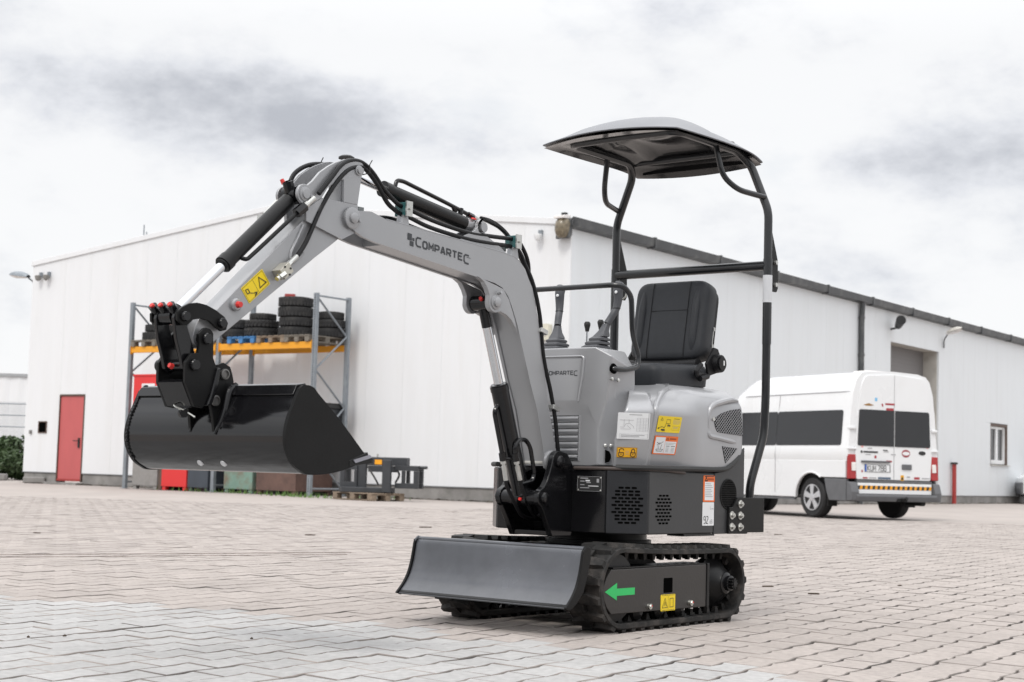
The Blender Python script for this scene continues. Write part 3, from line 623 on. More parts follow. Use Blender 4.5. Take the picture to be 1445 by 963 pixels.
def stack(s, o, items, who):
    z = zt
    n = len(items)
    for k, (r, h, tr, ds) in enumerate(items):
        if n > 1: ps = {0: 'bottom tyre', n - 1: 'top tyre'}.get(k, ['', 'second tyre from the bottom', 'third tyre from the bottom'][min(k, 2)])
        else: ps = 'single tyre'
        tyre_obj(f'{ps} {who}', s + ds, o, z + .001, r, h, tr); z += h + .002
stack(5.78, -1.0, [(.36, .20, 0, 0), (.33, .17, 0, .04), (.24, .13, 0, .12)], 'of the small stack at the left end of the rack')
stack(8.22, -1.02, [(.34, .20, 0, 0), (.33, .21, 0, 0)], 'of the stack just right of the excavator arm')
stack(9.02, -1.05, [(.365, .20, 26, 0), (.35, .17, 26, 0), (.28, .14, 0, .02)], 'of the knobbly stack on the blue pallet')
stack(9.36, -.48, [(.25, .15, 0, 0), (.24, .14, 0, 0)], 'of the low stack between the knobbly and the tallest stack')
stack(9.98, -1.02, [(.37, .20, 0, 0), (.365, .20, 0, .01), (.37, .22, 0, -.02), (.36, .21, 0, -.03)], 'of the tallest tyre stack')
stack(10.52, -.52, [(.33, .20, 0, 0), (.32, .18, 0, 0), (.28, .17, 0, -.02)], 'of the stack behind the right rack upright')
tag(MB().box((0, 0, .035), (.22, .12, .07)).build('stone_block', redp, None, 0, bevel=.01), 'small red block on top of the tallest tyre stack', 'block').location = fr(9.85, -1.1, zt + .839)
# bins
def bin_(name, label_, cat, s, o, z, w_, d_, h, m, ribs=True, feet=True, rim_=None, rz=0):
    t = thing(name, label_, cat, fr(s, o, z), YAW + rz)
    zf = .08 if feet else 0
    b = MB(); th = .03
    b.span((-w_ / 2, -d_ / 2, zf), (w_ / 2, -d_ / 2 + th, h)); b.span((-w_ / 2, d_ / 2 - th, zf), (w_ / 2, d_ / 2, h)); b.span((-w_ / 2, -d_ / 2 + th + .001, zf), (-w_ / 2 + th, d_ / 2 - th - .001, h)); b.span((w_ / 2 - th, -d_ / 2 + th + .001, zf), (w_ / 2, d_ / 2 - th - .001, h))
    b.span((-w_ / 2 + th, -d_ / 2 + th, zf + .01), (w_ / 2 - th, d_ / 2 - th, zf + .05)); b.build('body', m, t, 0, bevel=.008)
    if ribs:
        MB().span((-w_ / 2 - .015, -d_ / 2 - .015, h), (w_ / 2 + .015, -d_ / 2 + .04, h + .04)).span((-w_ / 2 - .015, d_ / 2 - .04, h), (w_ / 2 + .015, d_ / 2 + .015, h + .04)).span((-w_ / 2 - .015, -d_ / 2 + .041, h), (-w_ / 2 + .04, d_ / 2 - .041, h + .04)).span((w_ / 2 - .04, -d_ / 2 + .041, h), (w_ / 2 + .015, d_ / 2 - .041, h + .04)).build('rim', rim_ or m, t, 0)
    if feet:
        for x in (-1, 1):
            for y in (-1, 1): MB().box((x * (w_ / 2 - .07), y * (d_ / 2 - .07), zf / 2), (.10, .10, zf)).build('foot', m, t, 0)
    return t
g = bin_('crate', 'weathered grey crate on the ground at the left end of the rack', 'crate', 5.93, -.9, 0, .8, .95, .66, binG)
tag(MB().span((-.05, -.45, 0), (.05, .45, .62)).build('board', brown, None, 0), 'narrow brown board standing between grey crate and red bin', 'board').location = fr(6.40, -.9)
bpy.data.objects['board'].rotation_euler = (0, 0, YAW)
bin_('metal_bin', 'bright red steel bin on the ground under the bucket', 'bin', 6.86, -.9, 0, .78, .95, .78, redbin)
bin_('metal_bin', 'dark navy bin on the ground beside the red bin', 'bin', 7.60, -.9, 0, .62, .95, .76, binN)
bin_('metal_bin', 'green bin with rusty patches on the ground in the right rack bay', 'bin', 8.76, -.85, 0, .84, .95, .8, binR)
bin_('metal_bin', 'large rusty brown steel bin on the ground at the right end of the rack', 'bin', 9.88, -.78, 0, 1.12, 1.15, .8, binB)
t = bin_('metal_bin', 'red steel container with a white sign on the middle rack shelf', 'bin', 5.98, -1.0, 1.475, 1.02, .8, 1.05, redbin, feet=False)
label('sign', (-.24, -.4005, .88), (1, 0, 0), (0, 0, 1), .42, .17, whi, t, [(.1, .2, .3, .8, prg), (.12, .35, .28, .55, redp), (.36, .4, .9, .6, prg)], th=.004)
b = thing('tool_box', 'black lidded box on the middle shelf at the right end of the rack', 'box', fr(10.56, -.6, 1.475), YAW)
MB().box((0, 0, .18), (.50, .5, .34)).build('body', anth, b, 0, bevel=.02); MB().box((0, 0, .41), (.56, .56, .12)).build('lid', prn, b, 0, bevel=.02); MB().box((-.1, -.255, .28), (.12, .02, .08)).build('latch', prg, b, 0)
tag(MB().box((0, 0, .05), (.7, .9, .1)).build('board_pile', woodg, None, 0), 'flat grey board sticking out on the lower right shelf', 'board').location = fr(10.5, -.75, 1.474 - .12)
bpy.data.objects['board_pile'].rotation_euler = (0, 0, YAW)
# bits on top of the red container
b = thing('hand_pump', 'small dark metal fitting on top of the red rack container', 'fitting', fr(6.35, -1.0, 2.57), YAW)
MB().box((0, 0, .04), (.3, .12, .08)).build('base', anth, b, 0); MB().tube([(-.1, 0, .08), (-.1, 0, .16), (.12, 0, .17)], .02, 8).build('lever', anth, b)
# pallet with a dark steel attachment in front of the wall
PX, PY = -2.67, 30.75
pallet('brown wooden pallet on the ground under the dark steel attachment', (PX, PY, 0), R(134), wood)
at = thing('steel_attachment', 'anthracite steel carriage frame with orange tag lying on the ground pallet', 'machine part', (PX + .17, PY, .146), R(-14))
b = MB().prism(round_poly([(-.72, -.2), (-.60, -.34), (.25, -.34), (.30, -.28), (.30, .2), (-.6, .2)], .05), 'z', .0, .10); b.build('base_plate', anth, at, 0, bevel=.012)
for x, y in ((-.28, -.1), (.30, -.36)): MB().box((x, y, .32), (.17, .09, .62)).build('upright', anth, at, 0, bevel=.012)
MB().box((.1, .04, .60), (.98, .24, .16)).build('cross_beam', anth, at, 0, bevel=.02); MB().box((.1, -.02, .455), (.56, .10, .12)).build('lower_beam', anth, at, 0, bevel=.01)
for sx, x0, x1 in ((-1, -.70, -.36), (1, .40, .86)):
    for yy in (-.14, .16):
        f = MB().box(((x0 + x1) / 2, yy, .48), (abs(x1 - x0), .09, .10)).box(((x0 + x1) / 2, yy, .145), (abs(x1 - x0), .09, .10)).box((x0 + .045 if sx < 0 else x1 - .045, yy, .3125), (.09, .088, .233)).box((x1 - .03 if sx < 0 else x0 + .16, yy, .3125), (.06, .088, .233))
        f.build('side_frame', anth, at, 0, bevel=.008)
    MB().box((x0 + .04 if sx < 0 else x1 - .04, .01, .49), (.07, .2, .06)).build('tie_bar', anth, at, 0)
MB().tube([(-.15, -.2, .5), (.02, -.28, .3), (.12, -.3, .15)], .018, 8, sm=5).tube([(.36, -.12, .5), (.48, -.16, .36), (.40, -.14, .2)], .02, 8, sm=5).build('hose', hosem, at)
MB().cyl((.86, -.05, .50), (1.0, -.05, .50), .03).build('pin', anth, at)
MB().box((.03, -.084, .585), (.14, .012, .09)).build('tag', mat('orange tag', (.85, .36, .01), .5), at, 0); MB().box((.2, -.09, .60), (.13, .03, .06)).build('valve', zincp, at, 0); MB().cyl((-.02, 0, .67), (-.02, 0, .74), .02).build('nipple', zincp, at)
g = MB(); r0 = random.Random(5)
for k in range(320):
    s_ = r0.choice([(11.2, -2.25, .35), (11.9, -2.5, .5), (12.3, -1.2, .5), (9.6, -1.6, .9), (8.2, -1.55, .8)]); x, y, z = fr(s_[0] + r0.gauss(0, s_[2]), s_[1] + r0.gauss(0, .07))
    h = r0.uniform(.03, .13); a = r0.uniform(0, 6.28); dx, dy = .012 * math.cos(a), .012 * math.sin(a); lx, ly = r0.gauss(0, .03), r0.gauss(0, .03)
    g.add([(x - dx, y - dy, 0), (x + dx, y + dy, 0), (x + lx, y + ly, h)], [(0, 1, 2)])
g.build('weed_grass', grassm, None, 0, recalc=False, kind='stuff')
# ------------------------------------------------------------------ minibus
vn = thing('minibus', 'white high roof minibus with tinted windows parked at the warehouse side', 'van', (5.93, 27.317, 0), R(117.59))
def vsec(x):
    """half section (y, z) of the body at station x, sill line upwards"""
    if x < 1.7: top, k = 2.44, 1
    elif x < 2.36: top = 2.44 - .32 * ((x - 1.7) / .65) ** 2; k = 1
    else: top = 0; k = 1
    tap = 1.0 if x > -.86 else .985
    pts = [(.955, .95), (.972, 1.04), (.962, 1.18), (.952, 1.21), (.905, 1.79), (.885, 1.9), (.868, 2.06), (.850, 2.12), (.79, 2.30), (.70, 2.39), (.52, 2.43), (0, 2.45)]
    f = (top - 1.9) / (2.44 - 1.9)
    return [(y * tap, z if z <= 1.9 else 1.9 + (z - 1.9) * f) for y, z in pts]
XS = [-.93, -.90, -.84, -.4, .4, 1.2, 1.7, 1.9, 2.1, 2.25, 2.35]
rows = [[(x, y, z) for y, z in vsec(x)] + [(x, -y, z) for y, z in vsec(x)[::-1][1:]] for x in XS]
# windscreen, bonnet and nose
for x, hw, zt_ in ((2.62, .90, 1.97), (3.05, .90, 1.66), (3.55, .92, 1.30), (4.1, .93, 1.14), (4.45, .88, 1.02), (4.56, .80, .95)):
    s0 = vsec(0); mz = 2.45
    rows.append([(x, y / .972 * hw if z < 1.3 else y / .972 * hw, .95 + (z - .95) * (zt_ - .95 + .012) / (mz - .95)) for y, z in s0] + [(x, -y / .972 * hw, .95 + (z - .95) * (zt_ - .95 + .012) / (mz - .95)) for y, z in s0[::-1][1:]])
b = MB().grid(rows); n = len(rows[0]); o0 = 0
b.f.append(tuple(range(n))); b.f.append(tuple((len(rows) - 1) * n + i for i in range(n))[::-1])
b.build('body', vwhite, vn, 30)
def arch(cx, r, z0, a0=0, a1=180): return [(cx + r * math.cos(R(t)), .33 + r * math.sin(R(t))) for t in np.linspace(a0, a1, 13)]
AR = .43; WB = 3.674
for sy, nm in ((1, 'side_panel'), (-1, 'side_panel')):
    poly = [(-.88, .66)] + [(-.46, .66)] + arch(0, AR, 0, 130, 50)[0:0] + [(-.33, .66)] + [(x, z) for x, z in arch(0, AR, 0, 140, 0)] + [(WB - AR, .33)] + [(x, z) for x, z in arch(WB, AR, 0, 180, 30)] + [(4.5, .55), (4.56, .95), (-.88, .95)]
    poly = [(-.88, .675), (-.345, .675)] + [(AR * math.cos(R(t)), .33 + AR * math.sin(R(t))) for t in np.linspace(126, 0, 12)] + [(WB - AR, .33)] + [(WB + AR * math.cos(R(t)), .33 + AR * math.sin(R(t))) for t in np.linspace(180, 25, 12)] + [(4.5, .51), (4.56, .955), (-.88, .955)]
    sp = MB().prism(poly, 'y', sy * .90, sy * .962); sp.build('side_panel', vwhite, vn, 30, bevel=.01)
    MB().tube([(AR * .99 * math.cos(R(t)), sy * .963, .33 + AR * .99 * math.sin(R(t))) for t in np.linspace(126, 0, 14)], .018, 6).build('wheel_arch', vwhite, vn)
    lip = MB().tube([(WB + AR * .99 * math.cos(R(t)), sy * .963, .33 + AR * .99 * math.sin(R(t))) for t in np.linspace(180, 25, 14)], .018, 6)
    lip.build('wheel_arch', vwhite, vn)
    MB().prism([(-.90, .30), (-.47, .30), (-.40, .45), (-.345, .66), (-.90, .66)], 'y', sy * .90, sy * .966).build('quarter_bumper', vgrey, vn, 30, bevel=.012)
    MB().span((.46, sy * .90, .285), (WB - .5, sy * .945, .322)).build('sill', vgrey, vn, 0)
    for a, c in ((-.76, .98), (.988, 2.07), (2.078, 3.05)):
        yb, yt = .9562 * sy, .909 * sy
        zt0 = 1.785 if c < 3 else 1.60
        q = round_poly([(a, 1.205), (c, 1.205), (c if c < 3 else 2.72, zt0), (a, 1.785)], .05, 4)
        V = [(x, (yb + (yt - yb) * (z - 1.205) / .58), z) for x, z in q]; V2 = [(x, y + sy * .006, z) for x, y, z in V]; k = len(V)
        MB().add(V + V2, [tuple(range(k)), tuple(range(k, 2 * k))[::-1]] + [(i, (i + 1) % k, k + (i + 1) % k, k + i) for i in range(k)]).build('side_window', vglass, vn, 0)
    MB().tube([(-.86, sy * .868 * .985, 2.088), (-.7, sy * .871, 2.088), (2.0, sy * .871, 2.075)], .006, 6).tube([(.985, sy * .964, .40), (.985, sy * .966, .94), (.985, sy * .975, 1.05), (.985, sy * .955, 1.2), (.985, sy * .90, 1.8), (.985, sy * .872, 2.07)], .005, 6).build('panel_seam', prg, vn)
    MB().prism([(-.972, .66), (-.90, .66), (-.90, 1.06), (-.955, 1.06)], 'y', sy * .80, sy * .955).build('tail_light', lampr, vn, 0, bevel=.015)
    MB().prism([(-.980, .79), (-.93, .79), (-.93, .93), (-.972, .93)], 'y', sy * .815, sy * .90).build('tail_light_band', lampw, vn, 0, bevel=.01)
    MB().span((-.965, sy * .815, 1.47), (-.88, sy * .93, 1.51)).build('door_hinge', vwhite, vn, 0, bevel=.008); MB().span((-.965, sy * .80, 1.14), (-.88, sy * .955, 1.165)).build('door_hinge', vwhite, vn, 0, bevel=.008)
xr = -.955
for sy in (1, -1):
    # rear doors
    q = round_poly([(sy * .008, .655), (sy * .79, .655), (sy * .815, 1.05), (sy * .78, 1.75), (sy * .70, 2.22), (sy * .61, 2.36), (sy * .008, 2.40)], [0, .03, .05, .1, .1, .06, 0], 3)
    dr_ = MB().prism(q, 'x', xr, -.9).build('rear_door', vwhite, vn, 0, bevel=.012)
    q = round_poly([(sy * .012, 1.205), (sy * .775, 1.205), (sy * .745, 1.80), (sy * .012, 1.80)], [.006, .04, .04, .006], 4)
    MB().prism(q, 'x', xr - .008, xr + .01).build('rear_window', vglass, dr_, 0)
MB().span((xr - .012, -.81, .60), (-.9, .79, .648)).build('rubber_strip', vgrey, vn, 0)
MB().span((xr - .02, -.80, .42), (-.9, .78, .598)).build('rear_step_panel', vwhite, vn, 0, bevel=.01)
b = MB().prism([(-.90, .30), (-1.03, .30), (-1.06, .38), (-1.05, .415), (-.90, .415)], 'y', -.86, .86).prism([(-.90, .30), (-1.03, .31), (-1.05, .45), (-1.0, .60), (-.90, .62)], 'y', .801, .955).prism([(-.90, .30), (-1.03, .31), (-1.05, .45), (-1.0, .60), (-.90, .62)], 'y', -.955, -.815)
b.build('rear_bumper', vgrey, vn, 0, bevel=.015)
hz_ = MB(); hy = MB()
for k in range(30):
    y0 = -.795 + k * .0525
    q = [(y0 + .012, .495), (y0 + .0525 + .012, .495), (y0 + .0525, .555), (y0, .555)]
    (hz_ if k % 2 else hy).prism(q, 'x', xr - .0235, xr - .021)
hs = hy.build('hazard_tape', beam, vn, 0, kind='stuff'); hz_.build('black_stripes', prn, hs, 0, kind='stuff')
# number plate, handles, badges, stickers (seen from behind: left is +y)
pt, n_ = label('number_plate', (xr - .002, .63, .905), (0, -1, 0), (0, 0, 1), .545, .125, whi, vn, [(0, 0, .08, 1, mat('plate blue', (.02, .10, .45), .5)), (.0, .0, 1, .05, prn), (.0, .95, 1, 1, prn), (.97, .0, 1, 1, prn), (0, 0, .012, 1, prn)], th=.006, rad=.008)
text('plate_lettering', 'KUM 788', (xr - .0095, .63 - .06, .80), (0, -1, 0), (0, 0, 1), .085, .046, .018, .012, prn, pt)
MB().span((xr - .03, .10, .93), (xr, .70, .965)).build('plate_lamp_bar', vgrey, vn, 0, bevel=.008)
MB().span((xr - .02, -.37, .83), (xr, -.16, .92)).build('door_handle', vgrey, vn, 0, bevel=.01)
def sticker(y, z, w_, h_, m, nm='sticker', marks=()): return label(nm, (xr - .001, y, z), (0, -1, 0), (0, 0, 1), w_, h_, m, vn, marks, th=.002, rad=.01)
q = circ(-.56, 1.13, .065, 16); q = [(-.60 + .075 * math.cos(t), 1.115 + .035 * math.sin(t)) for t in np.linspace(0, 6.2832, 17)[:-1]]
MB().prism(q, 'x', xr - .006, xr).build('badge', prn, vn, 0)
MB().prism([(-.25 + .09 * math.cos(t), 1.10 + .065 * math.sin(t)) for t in np.linspace(0, 6.2832, 21)[:-1]], 'x', xr - .003, xr).build('round_sticker', mat('maroon sticker', (.30, .06, .07), .5), vn, 0)
MB().prism([(-.25 + .075 * math.cos(t), 1.10 + .03 * math.sin(t)) for t in np.linspace(0, 6.2832, 21)[:-1]], 'x', xr - .005, xr - .0031).build('sticker_band', whi, vn, 0)
brz = mat('bronze print', (.30, .16, .05), .5); mar = mat('maroon print', (.35, .04, .05), .5); blu = mat('pale blue print', (.18, .48, .75), .5)
b = MB().prism([(.66, 1.875), (.55, 1.905), (.44, 1.875), (.50, 1.862), (.60, 1.862)], 'x', xr - .003, xr + .02); b.build('winged_sticker', brz, vn, 0)
sticker(.42, 2.0, .05, .055, blu); sticker(.295, 1.915, .06, .06, whi, marks=((.2, .1, .8, .5, mar), (.4, .5, .9, .9, mar))); sticker(.20, 1.92, .20, .03, mar); sticker(.18, 1.84, .16, .055, mar)
for y, z, w_, h_, m, mk in ((.71, 1.13, .40, .05, whi, ((0, .1, .1, .9, prn), (.14, .2, .9, .8, prn))), (.58, 1.18, .12, .03, whi, ((.1, .2, .9, .8, prg),)), (.62, 1.075, .14, .025, whi, ((.1, .2, .9, .8, prg),)), (.24, 1.155, .12, .05, whi, ((.0, .1, .8, .5, prn), (.1, .6, 1, .9, prg))), (.07, 1.09, .10, .03, whi, ((0, .2, 1, .8, prg),)), (.42, 1.05, .045, .045, mar, ()), (.17, .975, .12, .03, mar, ()),
                           (.66, .70, .28, .035, whi, ((0, .2, .35, .9, mar), (.45, .2, 1, .8, prg))), (.34, .70, .27, .035, mat('blue grey print', (.10, .14, .20), .5), ()), (.69, .81, .03, .04, mar, ()), (-.14, .74, .07, .09, amb, ((.2, .4, .8, .9, prn),)), (-.26, .735, .12, .06, whi, ((.1, .2, .7, .6, prg),)), (-.43, .715, .12, .04, mar, ()), (-.60, .71, .17, .03, whi, ((0, .2, 1, .8, prg),)),
                           (.70, 1.235, .045, .06, mat('pink print', (.75, .35, .33), .5), ()), (-.685, 1.25, .055, .055, mat('pink print', (.75, .35, .33), .5), ())):
    sticker(y, z, w_, h_, m, marks=mk)
MB().span((-.85, -.86, .36), (4.4, .86, .95)).build('underbody', under, vn, 0)
MB().tube([(-1.0, -.1, .33), (-1.1, -.1, .33), (-1.16, -.1, .36)], .03, 8).box((-.98, -.1, .33), (.14, .22, .06)).build('tow_bar', under, vn); MB().cyl((-.98, -.62, .28), (-.6, -.62, .28), .045).build('exhaust', under, vn)
def wheel(name, parent, loc, sy, r, w_, rimr, m_t=vtyre):
    o = MB().lathe([(rimr, -w_ / 2), (r * .9, -w_ / 2), (r * .98, -w_ / 2 + .025), (r, -w_ / 2 + .06), (r, w_ / 2 - .06), (r * .98, w_ / 2 - .025), (r * .9, w_ / 2), (rimr, w_ / 2 - .01)], (0, 0, 0), (0, sy, 0), 36).build(name, m_t, parent)
    o.location = loc
    b = MB().lathe([(rimr * .98, w_ / 2 - .012), (rimr * .99, w_ / 2 + .002), (rimr * .93, w_ / 2 + .002), (rimr * .88, w_ / 2 - .03)], (0, 0, 0), (0, sy, 0), 30)
    b.lathe([(.001, w_ / 2 + .012), (rimr * .26, w_ / 2 + .01), (rimr * .3, w_ / 2 - .03)], (0, 0, 0), (0, sy, 0), 20)
    for k in range(5):
        a = 2 * math.pi * k / 5 + .3; ca, sa = math.cos(a), math.sin(a)
        P = [(r_ * ca - t * sa, r_ * sa + t * ca) for r_, t in ((rimr * .24, -rimr * .15), (rimr * .92, -rimr * .24), (rimr * .92, rimr * .24), (rimr * .24, rimr * .15))]
        b.prism(P, 'y', sy * (w_ / 2 - .03), sy * (w_ / 2 + .006))
    b.build('rim', rim, o, 30)
    MB().cyl((0, sy * (w_ / 2 - .06), 0), (0, sy * (w_ / 2 - .04), 0), rimr * .95, n=30).build('brake_disc', under, o)
    return o
for x in (0, WB):
    for sy in (1, -1): wheel('wheel', vn, (x, sy * .83, .335), sy, .335, .215, .222)
for sy in (1, -1): MB().box((-.41, sy * .84, .34), (.015, .2, .28)).build('mud_flap', under, vn, 0)
MB().cyl((0, -.8, .33), (0, .8, .33), .05).build('axle', under, vn)
MB().span((-.6, -.3, 2.442), (-.25, .3, 2.475)).build('roof_vent', lampw, vn, 0, bevel=.02)
# headlamps and grille at the hidden nose keep the van whole
for sy in (1, -1): MB().span((4.3, sy * .55, .80), (4.575, sy * .86, .97)).build('headlight', lampw, vn, 0, bevel=.03)
MB().prism([(4.3, .30), (4.62, .34), (4.64, .60), (4.55, .70), (4.3, .70)], 'y', -.9, .9).build('front_bumper', vgrey, vn, 0, bevel=.03)
rows = []
for x, zt_ in ((2.60, 1.982), (2.62, 1.97), (2.83, 1.816), (3.05, 1.66), (3.28, 1.495), (3.50, 1.336)):
    sec = [(.78, 2.306), (.70, 2.39), (.52, 2.43), (.26, 2.442), (0, 2.45)]; kz = (zt_ - .95 + .012) / 1.5
    half_ = [(x + .014, y / .972 * .9, .95 + (z - .95) * kz + .018) for y, z in sec]
    rows.append(half_ + [(a, -b_, c_) for a, b_, c_ in half_[::-1][1:]])
MB().grid(rows).build('windscreen', vglass, vn, 40, recalc=False)
# ------------------------------------------------------------------ small white car at the right edge
ct = thing('parked_car', 'white hatchback with grey bumper cut off by the right edge', 'car', (19.15, 53.6, 0), R(172))
prof = [(-2.0, .45), (-2.02, .9), (-1.85, 1.25), (-1.3, 1.62), (.2, 1.66), (.55, 1.58), (1.25, 1.12), (1.75, 1.0), (1.98, .85), (2.03, .6), (2.0, .30)]
rows = []
for k, (y, f, dz) in enumerate(((-.86, .0, -.0), (-.84, .35, 0), (-.70, .9, 0), (-.4, 1, .0), (0, 1, .02), (.4, 1, 0), (.70, .9, 0), (.84, .35, 0), (.86, 0, 0))):
    rows.append([(x * (.97 if abs(y) > .8 else 1), y * (1 if z < 1.05 else (1 - .12 * (z - 1.05) / .6 * (1 if abs(y) > .6 else 0))), z if z <= .92 else .92 + (z - .92) * (.12 + .88 * f) + dz) for x, z in prof])
b = MB().grid(rows); n = len(prof)
b.build('body', vwhite, ct, 30)
for sy in (1, -1):
    poly = [(-2.0, .30), (-1.72, .30)] + [(-1.30 + .36 * math.cos(R(t)), .33 + .36 * math.sin(R(t))) for t in np.linspace(180, 0, 12)] + [(.90, .30)] + [(1.27 + .36 * math.cos(R(t)), .33 + .36 * math.sin(R(t))) for t in np.linspace(180, 0, 12)] + [(1.66, .30), (2.0, .35), (2.0, .88), (1.2, 1.04), (-1.95, 1.04)]
    MB().prism(poly, 'y', sy * .82, sy * .865).build('side_panel', vwhite, ct, 30, bevel=.01)
    MB().prism([(-1.7, 1.08), (.95, 1.08), (.35, 1.52), (-1.25, 1.55)], 'y', sy * .83, sy * .80).build('side_window', vglass, ct, 0)
    for x in (-1.30, 1.27): wheel('wheel', ct, (x, sy * .77, .315), sy, .315, .19, .2)
    MB().span((1.72, sy * .52, .72), (1.99, sy * .83, .88)).build('headlight', lampw, ct, 0, bevel=.03)
MB().prism([(1.7, .28), (2.06, .30), (2.1, .5), (2.08, .70), (1.9, .74), (1.7, .74)], 'y', -.85, .85).build('bumper', vgrey, ct, 0, bevel=.03)
MB().add([(.58, -.6, 1.6), (.58, .6, 1.6), (1.28, .68, 1.13), (1.28, -.68, 1.13)], [(0, 1, 2, 3)]).build('windscreen', vglass, ct, 0, recalc=False)
MB().span((-1.9, -.8, .25), (1.9, .8, .6)).build('underbody', under, ct, 0)
# ------------------------------------------------------------------ mini excavator (x forward, y towards the near side, z up)
ex = thing('mini_excavator', 'grey and black mini excavator with canopy, bucket and blade in the middle of the yard', 'excavator', (.407, 7.138, 0), R(231.1))
def both(fn):
    for s in (1, -1): fn(s)
# --- tracks
IC, IR = (.43, .178), .150; RC, RR = (-.372, .170), .140
def track_path(off, n=120):
    ri, rr = IR + off, RR + off; d_ = Vector((RC[0] - IC[0], RC[1] - IC[1])); Ld = d_.length
    ph = math.atan2(d_.y, d_.x); al = math.acos((ri - rr) / Ld)
    a0 = ph - al; a1 = ph + al      # tangent angles on the idler
    P = []
    # idler arc from a1 (lower side) the long way round the front to a0
    A = (a0 + 2 * math.pi - a1)
    def pt(s):
        L1 = ri * A; Lt = math.sqrt(Ld ** 2 - (ri - rr) ** 2); A2 = 2 * math.pi - A; L2 = rr * A2; tot = L1 + 2 * Lt + L2; s = (s % 1) * tot
        if s < L1: t = a1 + s / ri; return (IC[0] + ri * math.cos(t), IC[1] + ri * math.sin(t), t)
        s -= L1
        if s < Lt:
            p = Vector((IC[0] + ri * math.cos(a0), IC[1] + ri * math.sin(a0))); q = Vector((RC[0] + rr * math.cos(a0), RC[1] + rr * math.sin(a0))); k = s / Lt
            x = p.lerp(q, k); sag = -.006 * math.sin(math.pi * k) if (q.y + p.y) / 2 > .17 else 0
            return (x.x, x.y + sag, a0)
        s -= Lt
        if s < L2: t = a0 + s / rr; return (RC[0] + rr * math.cos(t), RC[1] + rr * math.sin(t), t)
        s -= L2
        p = Vector((RC[0] + rr * math.cos(a1), RC[1] + rr * math.sin(a1))); q = Vector((IC[0] + ri * math.cos(a1), IC[1] + ri * math.sin(a1)))
        x = p.lerp(q, s / Lt); return (x.x, x.y, a1)
    return pt
pin = track_path(0)
def track(s):
    yc, hw = s * .353, .090
    b = MB(); n = 140; rows = []
    for i in range(n):
        x, z, t = pin(i / n); c_, s_ = math.cos(t), math.sin(t)
        sec = [(-hw, -.005), (-hw, .011), (-hw + .006, .016), (hw - .006, .016), (hw, .011), (hw, -.005), (hw - .008, -.008), (-hw + .008, -.008)]
        rows.append([(x + c_ * h, yc + y, z + s_ * h) for y, h in sec])
    rows.append(rows[0]); b.grid(rows, close=True)
    NL = 37
    for k in range(NL):
        for side in (1, -1):
            u = (k + (.5 if side < 0 else 0)) / NL
            q = []
            for (yy, dx, h) in ((-.012, .021, .016), (.034, .023, .016), (.088, .013, .015)):
                q.append((yy * side, dx, h))
            top, bot = [], []
            skew = .010
            for sg in (-1, 1):
                for (yy, dx, h) in (q if sg < 0 else q[::-1]):
                    w_ = dx
                    du = (sg * w_ * .72 - skew * (abs(yy) / .09)) / 2.58; x, z, t = pin(u + du); top.append((x + math.cos(t) * (.016 + h), yc + yy * .985, z + math.sin(t) * (.016 + h)))
                    du = (sg * w_ * 1.15 - skew * (abs(yy) / .09)) / 2.58; x, z, t = pin(u + du); bot.append((x + math.cos(t) * .0155, yc + yy, z + math.sin(t) * .0155))
            m = 6
            b.add(top + bot, [tuple(range(m))] + [(i, (i + 1) % m, m + (i + 1) % m, m + i) for i in range(m)])
        x, z, t = pin((k + .25) / NL); q = Matrix.Rotation(-(t - math.pi / 2), 3, 'Y')
        for sy in (-1, 1):       # guide teeth inside
            c_ = Vector((x - math.cos(t) * .014, yc + sy * .028, z - math.sin(t) * .014))
            b.add([c_ + q @ Vector(p) for p in ((-.017, -.012, .016), (.017, -.012, .016), (.017, .012, .016), (-.017, .012, .016), (-.007, -.008, -.020), (.007, -.008, -.020), (.007, .008, -.020), (-.007, .008, -.020))], [(0, 1, 5, 4), (1, 2, 6, 5), (2, 3, 7, 6), (3, 0, 4, 7), (4, 5, 6, 7)])
    b.build('rubber_track', rubber, ex, 28)
both(track)
